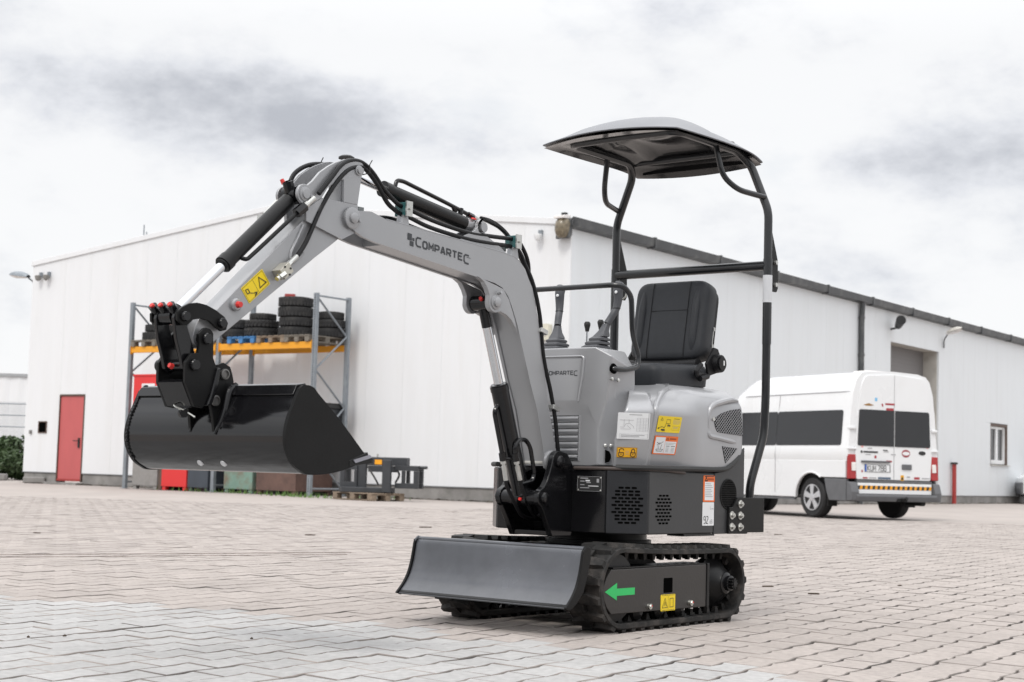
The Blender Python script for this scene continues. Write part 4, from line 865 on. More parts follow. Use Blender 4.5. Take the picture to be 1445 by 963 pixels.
def side_frame(s):
    y0, y1 = (.300, .437) if s > 0 else (-.437, -.300)
    arc = [(.512, .256), (.545, .222), (.566, .185), (.569, .170), (.560, .135), (.540, .105), (.508, .077)]
    o = MB().prism([(-.205, .258)] + arc + [(-.205, .074)], 'y', y0 if s < 0 else .405, y1 if s > 0 else -.405).build('track_frame', framem, ex, 20, bevel=.004)
    MB().span((-.19, s * .28, .10), (.50, s * .40, .235)).build('frame_beam', sblack, ex, 0)
    MB().span((-.226, s * .36, .072), (-.2055, s * .441, .262)).build('end_flange', sblack, o, 0, bevel=.003)
    MB().span((-.20, s * .33, .2585), (.50, s * .436, .2635)).build('top_plate', sblack, o, 0)
    MB().prism(round_poly([(.064, .147), (.132, .147), (.132, .209), (.064, .209)], .006, 3), 'y', s * .436, s * .4378).build('access_slot', hole, o, 0)
    for x in (.242, -.073):
        MB().cyl((x, s * .437, .097), (x, s * .449, .097), .013, .012, 14).cyl((x, s * .449, .097), (x, s * .453, .097), .008, .006, 10).build('bolt', zinc, o)
        MB().box((x - .004, s * .4535, .100), (.005, .002, .005)).build('paint_mark', red, o, 0)
    for x in (.274, .115, -.04):
        MB().lathe([(.012, -.035), (.034, -.032), (.038, -.012), (.028, -.008), (.028, .008), (.038, .012), (.034, .032), (.012, .05)], (x, s * .353 + s * .02, .073), (0, s, 0), 20).build('track_roller', sblack, ex)
    MB().lathe([(.02, -.05), (.138, -.045), (.145, -.02), (.13, -.015), (.13, .015), (.145, .02), (.138, .045), (.03, .05)], (IC[0], s * .353, IC[1]), (0, s, 0), 32).build('idler_wheel', sblack, ex)
    b = MB().lathe([(.02, -.06), (.10, -.05), (.118, -.015), (.118, .012), (.105, .018), (.092, .030), (.070, .058), (.050, .074), (.047, .082)], (RC[0], s * .353, RC[1]), (0, s, 0), 32)
    for k in range(11):
        a = 2 * math.pi * k / 11; q = Matrix.Rotation(a, 3, 'Y'); b.box(Vector((RC[0], s * .353, RC[1])) + q @ Vector((.120, 0, 0)), (.03, .026, .020), q)
    sp = b.build('sprocket', sblack, ex)
    MB().lathe([(.047, .08), (.047, .085), (.034, .09), (.034, .108), (.026, .110)], (RC[0], s * .353, RC[1]), (0, s, 0), 24).build('hub', gblack, sp)
    b = MB()
    for k in range(10):
        a = 2 * math.pi * k / 10; b.box((RC[0] + .018 * math.cos(a), s * .472, RC[1] + .018 * math.sin(a)), (.014, .018, .006), Matrix.Rotation(-a, 3, 'Y'))
    b.cyl((RC[0], s * .455, RC[1]), (RC[0], s * .484, RC[1]), .013).build('shaft_nut', sblack, sp)
both(side_frame)
# sticker and arrow on near frame
yn = .4385
ar = MB().prism([(.556, .168), (.474, .201), (.474, .1785), (.347, .1785), (.347, .150), (.474, .150), (.474, .132)], 'y', .437, yn)
ar.build('arrow_sticker', grn, ex, 0)
lb, _ = label('warning_sticker', (.152, .437, .140), (-1, 0, 0), (0, 0, 1), .110, .068, yel, ex, [(.06, .04, .94, .06, prn), (.06, .94, .94, .96, prn), (.5, .1, .51, .9, prn)])
pline(lb, (.152, .437, .140), (-1, 0, 0), (0, 0, 1), .110, .068, [[(.1, .8), (.28, .22), (.45, .8), (.1, .8)], [(.22, .7), (.28, .45), (.36, .7)], [(.62, .25), (.85, .25), (.85, .78), (.62, .78), (.62, .25)]], .0022)
# --- undercarriage centre, slewing ring
b = MB().prism([(-.30, .14), (.42, .14), (.46, .18), (.44, .27), (.30, .333), (-.02, .333), (-.16, .24), (-.32, .22)], 'y', -.22, .22)
b.build('undercarriage', sblack, ex, 0, bevel=.006)
MB().cyl((0, 0, .333), (0, 0, .352), .235, n=40).cyl((0, 0, .353), (0, 0, .394), .215, n=40).build('slewing_ring', sblack, ex)
# --- dozer blade
bp = [(.700, .344), (.713, .332), (.720, .300), (.728, .262), (.738, .228), (.752, .195), (.774, .162), (.800, .135), (.820, .117)]
bpb = [(x - .012, z - .002) for x, z in bp]
P = catmull([Vector((x, z, 0)) for x, z in bp], 3); front = [(p.x, p.y) for p in P]; back = [(x - .011, z - .003) for x, z in front]
bl = MB().prism(front + back[::-1], 'y', -.437, .437).build('blade', bladem, ex, 30)
MB().tube([(.699, -.436, .342), (.699, .436, .342)], .010, 10).build('top_bar', bladem, bl)
for s in (1, -1):
    q = [(x + .010, z + .001) for x, z in front] + [(.800, .108), (.760, .130), (.715, .175), (.690, .24), (.672, .30), (.672, .345), (.688, .352), (.704, .352)]
    MB().prism(q, 'y', s * .4375, s * .4495).build('end_plate', mblack, bl, 0, bevel=.003)
MB().prism([(.815, .124), (.822, .113), (.790, .112), (.775, .140), (.79, .139)], 'y', -.436, .436).build('cutting_edge', sblack, bl, 0)
for s in (1, -1):
    MB().prism([(.73, .20), (.71, .26), (.30, .22), (.26, .17), (.30, .135), (.70, .15)], 'y', s * .13, s * .17).build('blade_arm', sblack, ex, 0, bevel=.005)
MB().tube([(.725, -.44, .335), (.70, -.44, .35)], .006, 8).build('weld_stub', bladem, bl)
MB().tube([(.68, 0, .24), (.38, 0, .28)], .028, 14).build('blade_cylinder', sblack, ex)
# --- lower body (turntable housing)
zb0, zb1 = .390, .655
def panel(name, p0, p1, m=sblack, th=.012, z0=zb0, z1=zb1, bev=.006):
    a, c = Vector(p0), Vector(p1); d_ = (c - a).normalized(); n_ = Vector((d_.y, -d_.x))
    q = [tuple(a), tuple(c), tuple(c - n_ * th), tuple(a - n_ * th)]
    return MB().prism(q, 'z', z0, z1).build(name, m, ex, 0, bevel=bev)
core = MB().prism([(.34, -.28), (.34, .28), (.215, .404), (-.52, .404), (-.52, -.404), (.215, -.404)], 'z', .395, .645).build('chassis_core', sblack, ex, 0)
panel('front_panel', (.36, .112), (.36, .292), gblack); panel('front_panel', (.36, -.292), (.36, -.112), gblack); panel('front_panel', (.352, -.111), (.352, .111), sblack, bev=0)
panel('corner_panel', (.359, .2945), (.2325, .419), cpanel); panel('corner_panel', (.2325, -.419), (.359, -.2945), cpanel)
sp1 = panel('side_panel', (.230, .42), (-.283, .42), mpanel); sp2 = panel('side_panel', (-.283, -.42), (.230, -.42), mpanel)
for s in (1, -1):
    q = [(-.288, .386), (-.288, .655), (-.36, .664), (-.44, .690), (-.50, .735), (-.545, .775), (-.545, .386)]
    MB().prism(q, 'y', s * .408, s * .419).build('rear_side_panel', mpanel, ex, 0, bevel=.004)
MB().span((-.548, -.40, .39), (-.53, .40, .68)).build('counterweight_panel', mblack, ex, 0, bevel=.01)
MB().span((-.05, .33, .379), (-.30, .415, .3885)).span((-.05, -.33, .379), (-.30, -.415, .3885)).build('floor_bracket', sblack, ex, 0)
MB().prism([(.345, -.275), (.345, .275), (.22, .40), (-.50, .40), (-.50, -.40), (.22, -.40)], 'z', .6555, .668).build('floor_plate', sblack, ex, 0)
MB().tube([(.365, .13, .660), (.366, .29, .661), (.30, .352, .662), (.235, .423, .662), (.12, .427, .661), (.02, .427, .655), (-.03, .426, .652)], .0075, 8, rad=.05).build('edge_strip', brownr, ex)
# ventilation slots
def slots(parent, org, r_, n_, rows_, pitch_x, pitch_z, w_, h_):
    b = MB(); org, r_, n_ = Vector(org), Vector(r_).normalized(), Vector(n_); u = Vector((0, 0, 1))
    for i, cnt in enumerate(rows_):
        for k in range(cnt):
            c = org + r_ * (k - (cnt - 1) / 2) * pitch_x - u * i * pitch_z
            q = round_poly([(-w_ / 2, -h_ / 2), (w_ / 2, -h_ / 2), (w_ / 2, h_ / 2), (-w_ / 2, h_ / 2)], h_ * .4, 2); m = len(q)
            b.add([c + r_ * x + u * y for x, y in q] + [c + r_ * x + u * y + n_ * .0012 for x, y in q], [tuple(range(m, 2 * m))[::-1]] + [(j, (j + 1) % m, m + (j + 1) % m, m + j) for j in range(m)])
    return b.build('vent_slots', hole, parent, 0, kind='stuff')
slots(sp1, (.118, .42, .553), (-1, 0, 0), (0, 1, 0), [3, 4, 5, 4, 5, 4, 5, 4, 3], .026, .0145, .019, .008)
cd_ = Vector((.2325 - .359, .419 - .2945, 0)).normalized(); cn = Vector((cd_.y, -cd_.x, 0)); cn = cn if cn.x > 0 else -cn
cc = Vector((.296, .357, 0))
cp = [o for o in bpy.data.objects if o.name.startswith('corner_panel')][0]
slots(cp, cc + Vector((0, 0, .583)), cd_, cn, [3, 4, 4, 5, 4, 5, 4, 5, 4, 4, 3], .028, .0145, .022, .0082)
# data plate on the front face
lb, _ = label('data_plate', (.36, .145, .626), (0, 1, 0), (0, 0, 1), .125, .062, prn, ex, [(.12, .10, .45, .16, prg), (.12, .3, .3, .36, prg), (.34, .24, .52, .34, whi), (.38, .38, .56, .45, prg), (.12, .55, .3, .60, prg), (.45, .62, .88, .67, whi), (.12, .75, .5, .8, prg), (.80, .15, .9, .4, prg), (.0, .0, 1, .015, prg), (0, .985, 1, 1, prg), (0, 0, .01, 1, prg), (.99, 0, 1, 1, prg)], th=.002)
for a_, c_ in ((.04, .08), (.96, .08), (.04, .92), (.96, .92)): MB().cyl((.3622, .145 + .125 * a_, .626 - .062 * c_), (.3655, .145 + .125 * a_, .626 - .062 * c_), .004, .002, 8).build('rivet', zinc, lb)
# round grille, hazard sticker, sound sticker on near side
gl = MB().prism(circ(-.405, .562, .066, 28), 'y', .4185, .4205).build('round_grille', hole, ex, 0)
b = MB()
for k in range(-6, 7):
    hgt = math.sqrt(max(0, .066 ** 2 - (k * .0098) ** 2))
    if hgt > .008:
        b.tube([(-.405 + k * .0098, .4212, .562 - hgt), (-.405 + k * .0098, .4212, .562 + hgt)], .0013, 4); b.tube([(-.405 - hgt, .4214, .562 + k * .0098), (-.405 + hgt, .4214, .562 + k * .0098)], .0013, 4)
b.tube([(-.405 + .067 * math.cos(t), .4205, .562 + .067 * math.sin(t)) for t in np.linspace(0, 6.283, 30)], .003, 6)
b.build('grille_mesh', mblack, gl)
lb, _ = label('warning_label', (-.193, .42, .643), (-1, 0, 0), (0, 0, 1), .094, .115, ora, ex, [(.12, .24, .92, .94, whi), (.12, .02, .95, .05, prn), (.38, .10, .92, .18, mat('dark orange print', (.35, .06, .01), .6))] + [(.16, .30 + .07 * k, .16 + .70 * (.7 + .3 * ((k * 37) % 5) / 5), .325 + .07 * k, prg) for k in range(8)])
pline(lb, (-.193, .42, .643), (-1, 0, 0), (0, 0, 1), .094, .115, [[(.14, .2), (.24, .06), (.34, .2), (.14, .2)]], .004)
lb, _ = label('noise_label', (-.190, .42, .526), (-1, 0, 0), (0, 0, 1), .094, .102, whi, ex, [])
text('number', '92', (-.200, .4215, .434), (-1, 0, 0), (0, 0, 1), .030, .014, .007, .0035, prn, lb); text('unit', 'dB', (-.249, .4215, .434), (-1, 0, 0), (0, 0, 1), .016, .008, .005, .0018, prg, lb)
text('letters', 'L', (-.252, .4215, .496), (-1, 0, 0), (0, 0, 1), .013, .007, .003, .0018, prg, lb); text('letters', 'wa', (-.263, .4215, .496), (-1, 0, 0), (0, 0, 1), .007, .006, .003, .0015, prg, lb)
# --- canopy posts and their mounting plates
def rops(s):
    q = [(-.395, .386), (-.395, .445), (-.40, .505), (-.43, .505), (-.455, .53), (-.47, .548), (-.707, .548), (-.707, .390), (-.56, .390), (-.56, .384)]
    pl_ = MB().prism(q, 'y', s * .4195, s * .4315).build('mounting_plate', mblack, ex, 0, bevel=.003)
    for x, z in ((-.492, .519), (-.419, .469), (-.492, .467), (-.419, .417), (-.492, .416)):
        MB().cyl((x, s * .4315, z), (x, s * .4345, z), .0185, n=20).cyl((x, s * .4345, z), (x, s * .445, z), .0125, .0115, 6).cyl((x, s * .445, z), (x, s * .449, z), .006, n=8).build('bolt', zincp, pl_)
    MB().tube([(-.624, s * .399, .43), (-.628, s * .400, .605), (-.702, s * .426, .838), (-.704, s * .432, 1.0), (-.702, s * .434, 1.885), (-.696, s * .338, 2.115), (-.62, s * .305, 2.172), (-.15, s * .30, 2.176), (-.115, s * .27, 2.177), (-.115, 0, 2.18)], .0195, 14, rad=.04).build('post', tubem, ex)
    MB().cyl((-.702, s * .434, 1.66), (-.702, s * .434, 1.26), .0215, n=14).build('post_sleeve', tubem, ex)
    MB().tube([(-.43, s * .305, 2.174), (-.45, s * .335, 2.02), (-.52, s * .375, 1.965), (-.692, s * .418, 1.952)], .0135, 12, rad=.09).build('brace', tubem, ex)
    g_ = MB().prism([(-.726, 1.815), (-.735, 1.80), (-.795, 1.66), (-.798, 1.53), (-.785, 1.512), (-.726, 1.512)], 'y', s * .428, s * .436).build('gusset_plate', mblack, ex, 0, bevel=.002)
    for z in (1.65, 1.545): MB().cyl((-.765, s * .436, z), (-.765, s * .448, z), .011, n=6).build('bolt', zincp, g_)
both(rops)
MB().cyl((-.703, -.425, 1.63), (-.703, .425, 1.63), .0225, n=18).build('cross_bar', tubem, ex)
MB().cyl((-.66, -.30, 2.176), (-.66, .30, 2.176), .0165, n=14).build('roof_tube', tubem, ex)
b = MB()
for k in range(9):
    a = R(-10 + k * 16); pass
b.tube([(-.702, .434, 1.455), (-.702, .434, 1.583)], .0222, 20).build('reflective_tape', mat('silver tape', (.62, .63, .65), .35, .2), ex)
# --- canopy
def can(x, y, dz=0):
    u = (x + .385) / .395; v = y / .385
    edge = 2.158 + (.020 * (1 - v * v)) * (u > 0) - .024 * max(0, -u) ** 4
    hgt = .110 * (1 - min(1, abs(u)) ** 2.6) * (1 - min(1, abs(v)) ** 2.8)
    return edge + hgt + dz
def outline(u, v):
    # squircle style corners, pointed towards the front corners
    x = -.385 + .395 * u * (1 - .03 * v * v) + .03 * max(0, u) * (1 - v * v); y = .385 * v * (1 - (.035 if u > 0 else .065) * u * u)
    return x, y
NU, NVv = 34, 30; us = [math.sin(math.pi / 2 * (-1 + 2 * i / NU)) for i in range(NU + 1)]; vs_ = [math.sin(math.pi / 2 * (-1 + 2 * i / NVv)) for i in range(NVv + 1)]
rows = []
for u in us:
    row = []
    for v in vs_:
        x, y = outline(u, v); z = can(-.385 + .395 * u, .385 * v)
        if u < 0: z -= .018 * max(0, (-u - .80) / .2) * (1 - v * v)
        # two shallow lengthwise ribs
        z += .006 * (math.exp(-((abs(v) - .5) / .1) ** 2)) * max(0, 1 - u * u) * (1 if abs(v) < .9 else 0)
        row.append((x, y, z))
    rows.append(row)
cb = MB().grid(rows); cn_ = cb.build('canopy', canm, ex, 40, recalc=False)
md = cn_.modifiers.new('thick', 'SOLIDIFY'); md.thickness = .006; md.offset = -1
# underside liner with a pressed recess
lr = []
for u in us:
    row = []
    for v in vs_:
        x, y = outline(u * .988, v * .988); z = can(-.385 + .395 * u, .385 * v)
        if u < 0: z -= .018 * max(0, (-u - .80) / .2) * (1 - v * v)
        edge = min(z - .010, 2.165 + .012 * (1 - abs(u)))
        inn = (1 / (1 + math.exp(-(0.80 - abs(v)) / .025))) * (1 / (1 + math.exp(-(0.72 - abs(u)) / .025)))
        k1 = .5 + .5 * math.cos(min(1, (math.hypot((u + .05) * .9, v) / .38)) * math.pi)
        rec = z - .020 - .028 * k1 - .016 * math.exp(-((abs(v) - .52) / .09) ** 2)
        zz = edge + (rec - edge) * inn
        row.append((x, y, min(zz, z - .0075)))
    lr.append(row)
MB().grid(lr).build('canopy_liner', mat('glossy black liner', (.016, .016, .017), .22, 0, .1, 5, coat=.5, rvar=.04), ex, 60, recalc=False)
b = MB()
for (x, y) in ((-.36, 0), (-.62, .27), (-.62, -.27)): b.lathe([(.022, 0), (.024, .006), (.017, .016), (.003, .02)], (x, y, can(x, y) - .004), (0, 0, 1), 14)
b.build('roof_cap', prn, ex)
MB().prism([(-.30, 2.130), (.30, 2.130), (.31, 2.163), (-.31, 2.163)], 'x', -.742, -.730).build('rear_flap', mblack, ex, 0)
# --- seat
def cushion(name, fn, nu, nv, m, th):
    pass
def rounded_pad(name, hw, hl, th, rad, m, bulge=.018):
    """pad in its own xy plane, z = front"""
    n = 12; rows = []
    q0 = round_poly([(-hw, -hl), (hw, -hl), (hw, hl), (-hw, hl)], rad, 7)
    prof = [(.90, -th / 2), (.985, -th * .40), (1.0, -.1 * th), (1.0, .20 * th), (.975, .40 * th), (.92, .48 * th), (.80, .50 * th), (.55, .52 * th), (.25, .54 * th), (.02, .54 * th)]
    for k, h in prof: rows.append([(x * (k if k > .6 else k), y * (1 - (1 - k) * (hw / hl if k > .8 else 1)), h) for x, y in q0])
    b = MB(); r2 = [[(p[0], p[1], p[2]) for p in r_] for r_ in rows]
    return b, r2
B_T = Matrix(((0, -.176, .984), (1, 0, 0), (0, .984, .176))).transposed()
def seat_pad(name, hw, hl, th, rad, org, ex_, ey_, m, sub=1):
    b, rows_ = rounded_pad(name, hw, hl, th, rad, m); ex_, ey_ = Vector(ex_).normalized(), Vector(ey_).normalized(); ez_ = ex_.cross(ey_); org = Vector(org)
    R_ = [[org + ex_ * p[0] + ey_ * p[1] + ez_ * p[2] for p in r_] for r_ in rows_]
    b.grid(R_, close=True); n = len(R_[0]); b.f.append(tuple(range(n))[::-1]); b.f.append(tuple((len(R_) - 1) * n + i for i in range(n)))
    return b.build(name, m, ex, 50, sub=0), org, ex_, ey_, ez_
up = Vector((-.17, 0, 1)).normalized()
sb, og, a1, a2, a3 = seat_pad('seat_backrest', .203, .195, .105, .07, (-.575, .0, 1.365), (0, 1, 0), up, seatm)
b = MB(); zf = .105 * .545 - .0005
for pth in ([(-.098, -.185), (-.098, .186)], [(.108, -.185), (.108, .186)], [(-.098, .045), (.108, .045)]):
    b.tube([og + a1 * x + a2 * y + a3 * (zf - (.006 if abs(y) > .16 else 0)) for x, y in (pth if pth[0][1] == pth[1][1] else [pth[0], (pth[0][0], -.15), (pth[0][0], .15), pth[1]])], .0016, 5)
b.build('seam', seatd, sb)
for s in (1, -1):     # side bolsters of the backrest
    b = MB().tube([og + a1 * s * .150 + a2 * y + a3 * (.105 * .40 + h) for y, h in ((-.17, -.012), (-.10, .004), (.05, .006), (.14, -.006), (.175, -.02))], [.012, .020, .022, .018, .010], 14, sm=4)
    b.build('bolster', seatm, sb)
MB().prism(round_poly([(-.185, -.175), (.185, -.175), (.185, .175), (-.185, .175)], .06, 5), 'z', 0, .03).build('back_shell', seatd, sb, 30)
bs = bpy.data.objects['back_shell']; bs.matrix_basis = Matrix.Translation(og - a3 * .085) @ Matrix((a1, a2, a3)).transposed().to_4x4()
cu, og2, c1, c2, c3 = seat_pad('seat_cushion', .225, .222, .115, .05, (-.325, 0, 1.090), (0, 1, 0), (-1, 0, 0.05), seatm)
# cushion normal must point up
MB().tube([(-.50, -.19, 1.155), (-.505, 0, 1.150), (-.50, .19, 1.155)], .030, 12, sm=4).build('rear_roll', seatd, cu)
MB().span((-.52, -.17, 1.006), (-.16, .17, 1.034)).build('seat_pan', seatd, ex, 0, bevel=.006)
b = MB()
for s in (1, -1): b.span((-.54, s * .10 - .02, .985), (-.10, s * .10 + .02, 1.005)); b.tube([(-.14, s * .10, 1.0), (-.08, s * .10, 1.01), (-.06, s * .06, 1.01)], .008, 8)
b.build('seat_rail', zincp, ex, 0)
hb = MB().prism([(-.52, 1.10), (-.55, 1.11), (-.63, 1.13), (-.645, 1.17), (-.60, 1.235), (-.57, 1.24), (-.50, 1.16)], 'y', .222, .236).build('recliner_bracket', seatd, ex, 0, bevel=.004)
MB().prism([(-.52, 1.10), (-.55, 1.11), (-.63, 1.13), (-.645, 1.17), (-.60, 1.235), (-.57, 1.24), (-.50, 1.16)], 'y', -.236, -.222).build('recliner_bracket', seatd, ex, 0, bevel=.004)
MB().cyl((-.59, .236, 1.165), (-.59, .260, 1.165), .044, .041, 26).cyl((-.59, .2625, 1.165), (-.59, .268, 1.165), .032, n=20).build('recliner_knob', seatd, hb)
MB().box((-.60, .2685, 1.168), (.010, .002, .022)).build('knob_mark', whi, hb, 0)
MB().tube([(-.46, .235, 1.11), (-.40, .245, 1.10), (-.385, .25, 1.115), (-.43, .25, 1.15)], .012, 8, rad=.03).tube([(-.50, .24, 1.10), (-.42, .25, 1.085)], .014, 8).build('recliner_lever', seatd, hb)
MB().tube([(-.600, .196, 1.24), (-.618, .196, 1.34)], .005, 6).box((-.616, .198, 1.33), (.012, .012, .016)).box((-.602, .198, 1.25), (.012, .012, .016)).build('belt_guide', zincp, sb)
# --- engine hood behind and under the seat
def hood_ring(z, ins):
    """plan outline of the hood at height z; the front part leans in towards its foot, the vented rear part stands upright"""
    ia, ib = insA(z), ins
    return [(.345, 0), (.345, .285), (.213 - ia * .5, .418 - ia), (-.05, .418 - ia), (-.16, .418 - ib), (-.44, .418 - ib), (-.540 + ib * .2, .4165 - ib), (-.565 + ib * .3, .36 - ib), (-.548 + ib * .5, 0)]
def insA(z): return float(np.interp(z, [.672, .895, .912, .935, .965, .995, 1.018, 1.032, 1.040, 1.044], [.046, .0, .001, .014, .036, .062, .095, .132, .165, .205]))
def front_ring(z, ins):
    ys = .302 + .004 * (z < .80) + max(0, z - .79) * .27; ys = min(ys, .365)
    pa = Vector((.626 - ys, ys)); k = pa - Vector((.18, .14))
    return [(.10, 0), (.10, k.y - .02), (k.x, k.y), (pa.x - ins * .72, pa.y - ins * .69), (.211 - ins * .72, .415 - ins * .69), (.15, .415 - ins), (.05, .415 - ins), (.02, .415 - ins), (.02, 0)]
def hood_piece(name, xa_, xb_, levels, m, bev=0):
    rows_ = []
    for z, ins in levels:
        h = front_ring(z, ins) if name == 'front_hood' else hood_ring(z, ins); h2 = []; xb = xb_(z) if callable(xb_) else xb_; xa = xa_
        full = h + [(x, -y) for x, y in h[::-1][1:-1]]
        rr = round_poly(full, .012 if name == 'front_hood' else .03, 4)
        rows_.append([(min(max(x, xa), xb), y, z) for x, y in rr])
    b = MB().grid(rows_, close=True); n = len(rows_[0]); b.f.append(tuple((len(rows_) - 1) * n + i for i in range(n))); b.f.append(tuple(range(n))[::-1])
    return b.build(name, m, ex, 40)
hf = hood_piece('front_hood', .02, .345, [(z if z < .9 else .9 + (z - .9) * .72, insA(z) + .004) for z in (.672, .78, .895, .912, .935, .965, .995, 1.018, 1.032, 1.040, 1.044)], silver2)
hr_ = hood_piece('rear_hood', -.566, lambda z: float(np.interp(z, [.91, .956, .99, 1.018, 1.04], [.190, .155, .07, -.03, -.12])), [(.672, .002), (.70, .0), (.80, .0), (.895, .0), (.912, .0), (.935, .002), (.955, .006), (.980, .018), (1.003, .038), (1.021, .068), (1.034, .105), (1.041, .15), (1.044, .20)], silver2)
# rounded step between the two hood parts
b = MB()
for s in (1, -1): MB().tube([(.182, s * .370, .68), (.182, s * .411, .89), (.165, s * .400, .93), (.10, s * .378, .980), (.02, s * .345, 1.004), (-.06, s * .31, 1.020), (-.12, s * .25, 1.030)], [.007, .009, .012, .013, .012, .010, .006], 10, sm=5).build('hood_ridge', silver2, hr_)
# raised frame round the vents, mesh vents
def mesh_vent(poly, s, step):
    o = MB().prism(poly, 'y', s * .4165, s * .4195).build('vent_opening', hole, hr_, 0)
    b = MB(); P = [Vector(p) for p in poly]; c = sum(P, Vector((0, 0))) / len(P); m = len(P)
    for ang in (38, 142):
        dv = Vector((math.cos(R(ang)), math.sin(R(ang)))); nv = Vector((-dv.y, dv.x))
        for k in range(-30, 31):
            p = c + nv * k * step; t0, t1 = -9, 9
            for i in range(m):
                a, e_ = P[i], P[(i + 1) % m]; ed = e_ - a; nn = Vector((-ed.y, ed.x))
                if nn.dot(c - a) < 0: nn = -nn
                den = nn.dot(dv); num = nn.dot(a - p)
                if abs(den) < 1e-9:
                    if num > 0: t0, t1 = 1, 0
                    continue
                t = num / den
                if den > 0: t0 = max(t0, t)
                else: t1 = min(t1, t)
            if t1 - t0 > .006:
                a, e_ = p + dv * t0, p + dv * t1; b.tube([(a.x, s * (.4203 + (ang > 90) * .0004), a.y), (e_.x, s * (.4203 + (ang > 90) * .0004), e_.y)], .00155, 4, cap=False)
    b.build('vent_mesh', latt, o, 0, recalc=False)
def vents(s):
    up_ = [(-.275, .895), (-.34, .922), (-.42, .940), (-.500, .950), (-.513, .90), (-.522, .828), (-.40, .832), (-.305, .838), (-.285, .862)]
    mesh_vent(up_, s, .0125); mesh_vent([(-.348, .775), (-.42, .772), (-.482, .768), (-.43, .735), (-.378, .700)], s, .0125)
    yy = s * .414
    MB().tube([(-.232, yy, .85), (-.236, yy, .91), (-.262, yy, .950), (-.34, yy, .972), (-.43, s * .405, .985), (-.515, s * .392, .985)], [.006, .010, .014, .015, .014, .008], 10, sm=5).build('vent_brow', silver2, hr_)
    MB().tube([(-.236, yy, .838), (-.243, yy, .818), (-.30, yy, .812), (-.42, s * .412, .800), (-.505, s * .398, .793), (-.537, s * .375, .795)], [.010, .013, .013, .013, .012, .008], 10, sm=5).build('vent_lip', silver2, hr_)
    MB().cyl((-.268, s * .417, .893), (-.268, s * .424, .893), .009, n=12).build('bolt', zincp, hr_)
    MB().tube([(.33, s * .318, .668), (.215, s * .424, .668), (-.10, s * .426, .670), (-.34, s * .424, .672), (-.42, s * .42, .690), (-.485, s * .412, .725), (-.545, s * .385, .778), (-.560, s * .33, .790)], .011, 8, sm=5).build('hood_seal', prn, hr_)
both(vents)
# stickers on the hood
def on_chamfer(px):   # distance along the chamfered front part of the hood
    return
h0, h1 = Vector((.320, .302, 0)), Vector((.209, .405, 0)); hd = (h1 - h0).normalized(); hn = hd.cross(Vector((0, 0, 1)))
tl_ = .205; hu = (hn * tl_ + Vector((0, 0, 1))).normalized()
def chamf(t, z): return h0 + hd * t + hn * (.0075 - insA(z) - .004) + Vector((0, 0, z))
Lc = (h1 - h0).length
lb, _ = label('lift_chart', chamf(.012, .897), hd, hu, .138, .112, whi, hf, [(.35, .06, .75, .085, prg)] + [(.60, .20 + .055 * k, .95, .205 + .055 * k, prg) for k in range(10)] + [(x, .20, x + .006, .70, prg) for x in (.60, .70, .80, .88, .95)] + [(.08, .80, .95, .805, prg), (.08, .95, .95, .955, prg), (.08, .80, .085, .955, prg), (.95, .80, .955, .955, prg), (.12, .84, .86, .86, prg), (.12, .89, .7, .91, prg)])
pline(lb, chamf(.012, .897), hd, hu, .138, .112, [[(.08, .55), (.2, .55), (.26, .42), (.38, .40), (.50, .52), (.52, .60)], [(.06, .28), (.5, .28)], [(.1, .62), (.4, .62)], [(.3, .48), (.42, .60)], [(.2, .25), (.2, .5)], [(.35, .25), (.35, .38)]], .0012, prg)
lb, _ = label('lock_sticker', chamf(.016, .752), hd, hu, .088, .044, amb, hf, [(.02, .02, .98, .05, prn), (.02, .95, .98, .98, prn), (.02, .02, .035, .98, prn), (.965, .02, .98, .98, prn), (.42, .35, .6, .38, prg), (.42, .5, .6, .53, prg), (.42, .65, .6, .68, prg)])
pline(lb, chamf(.016, .752), hd, hu, .088, .044, [[(.1, .5), (.33, .5), (.33, .8), (.22, .92), (.1, .8), (.1, .5)], [(.14, .48), (.12, .25), (.2, .12), (.32, .16), (.34, .3)], [(.68, .5), (.91, .5), (.91, .8), (.80, .92), (.68, .8), (.68, .5)], [(.72, .48), (.72, .25), (.8, .12), (.88, .25), (.88, .48)], [(.215, .62), (.215, .74)], [(.795, .62), (.795, .74)]], .0030)
yh = .4195
lb, _ = label('caution_label', (.165, .4195 - insA(.89), .890), (-1, 0, 0), (0, tl_, 1), .180, .070, yel, hf, [(.66, .12, .9, .15, prn), (.64, .22, .95, .24, prg), (.64, .29, .95, .31, prg), (.64, .36, .93, .38, prg), (.64, .43, .9, .45, prg), (.64, .58, .95, .585, prn), (.64, .83, .95, .835, prn), (.64, .58, .643, .835, prn), (.947, .58, .95, .835, prn), (.68, .64, .9, .66, prg), (.68, .72, .88, .74, prg), (.04, .72, .10, .80, prn), (.18, .80, .34, .88, prn), (.42, .55, .55, .62, prn)], rad=.006)
pline(lb, (.165, .4195 - insA(.89), .890), (-1, 0, 0), (0, tl_, 1), .180, .070, [[(.10, .26), (.15, .1), (.2, .26), (.10, .26)], [(.08, .75), (.2, .65), (.3, .72), (.34, .6)], [(.36, .2), (.52, .2), (.52, .45), (.36, .45), (.36, .2)], [(.36, .45), (.3, .75)], [(.2, .9), (.36, .9)], [(.42, .5), (.54, .55)]], .0016)
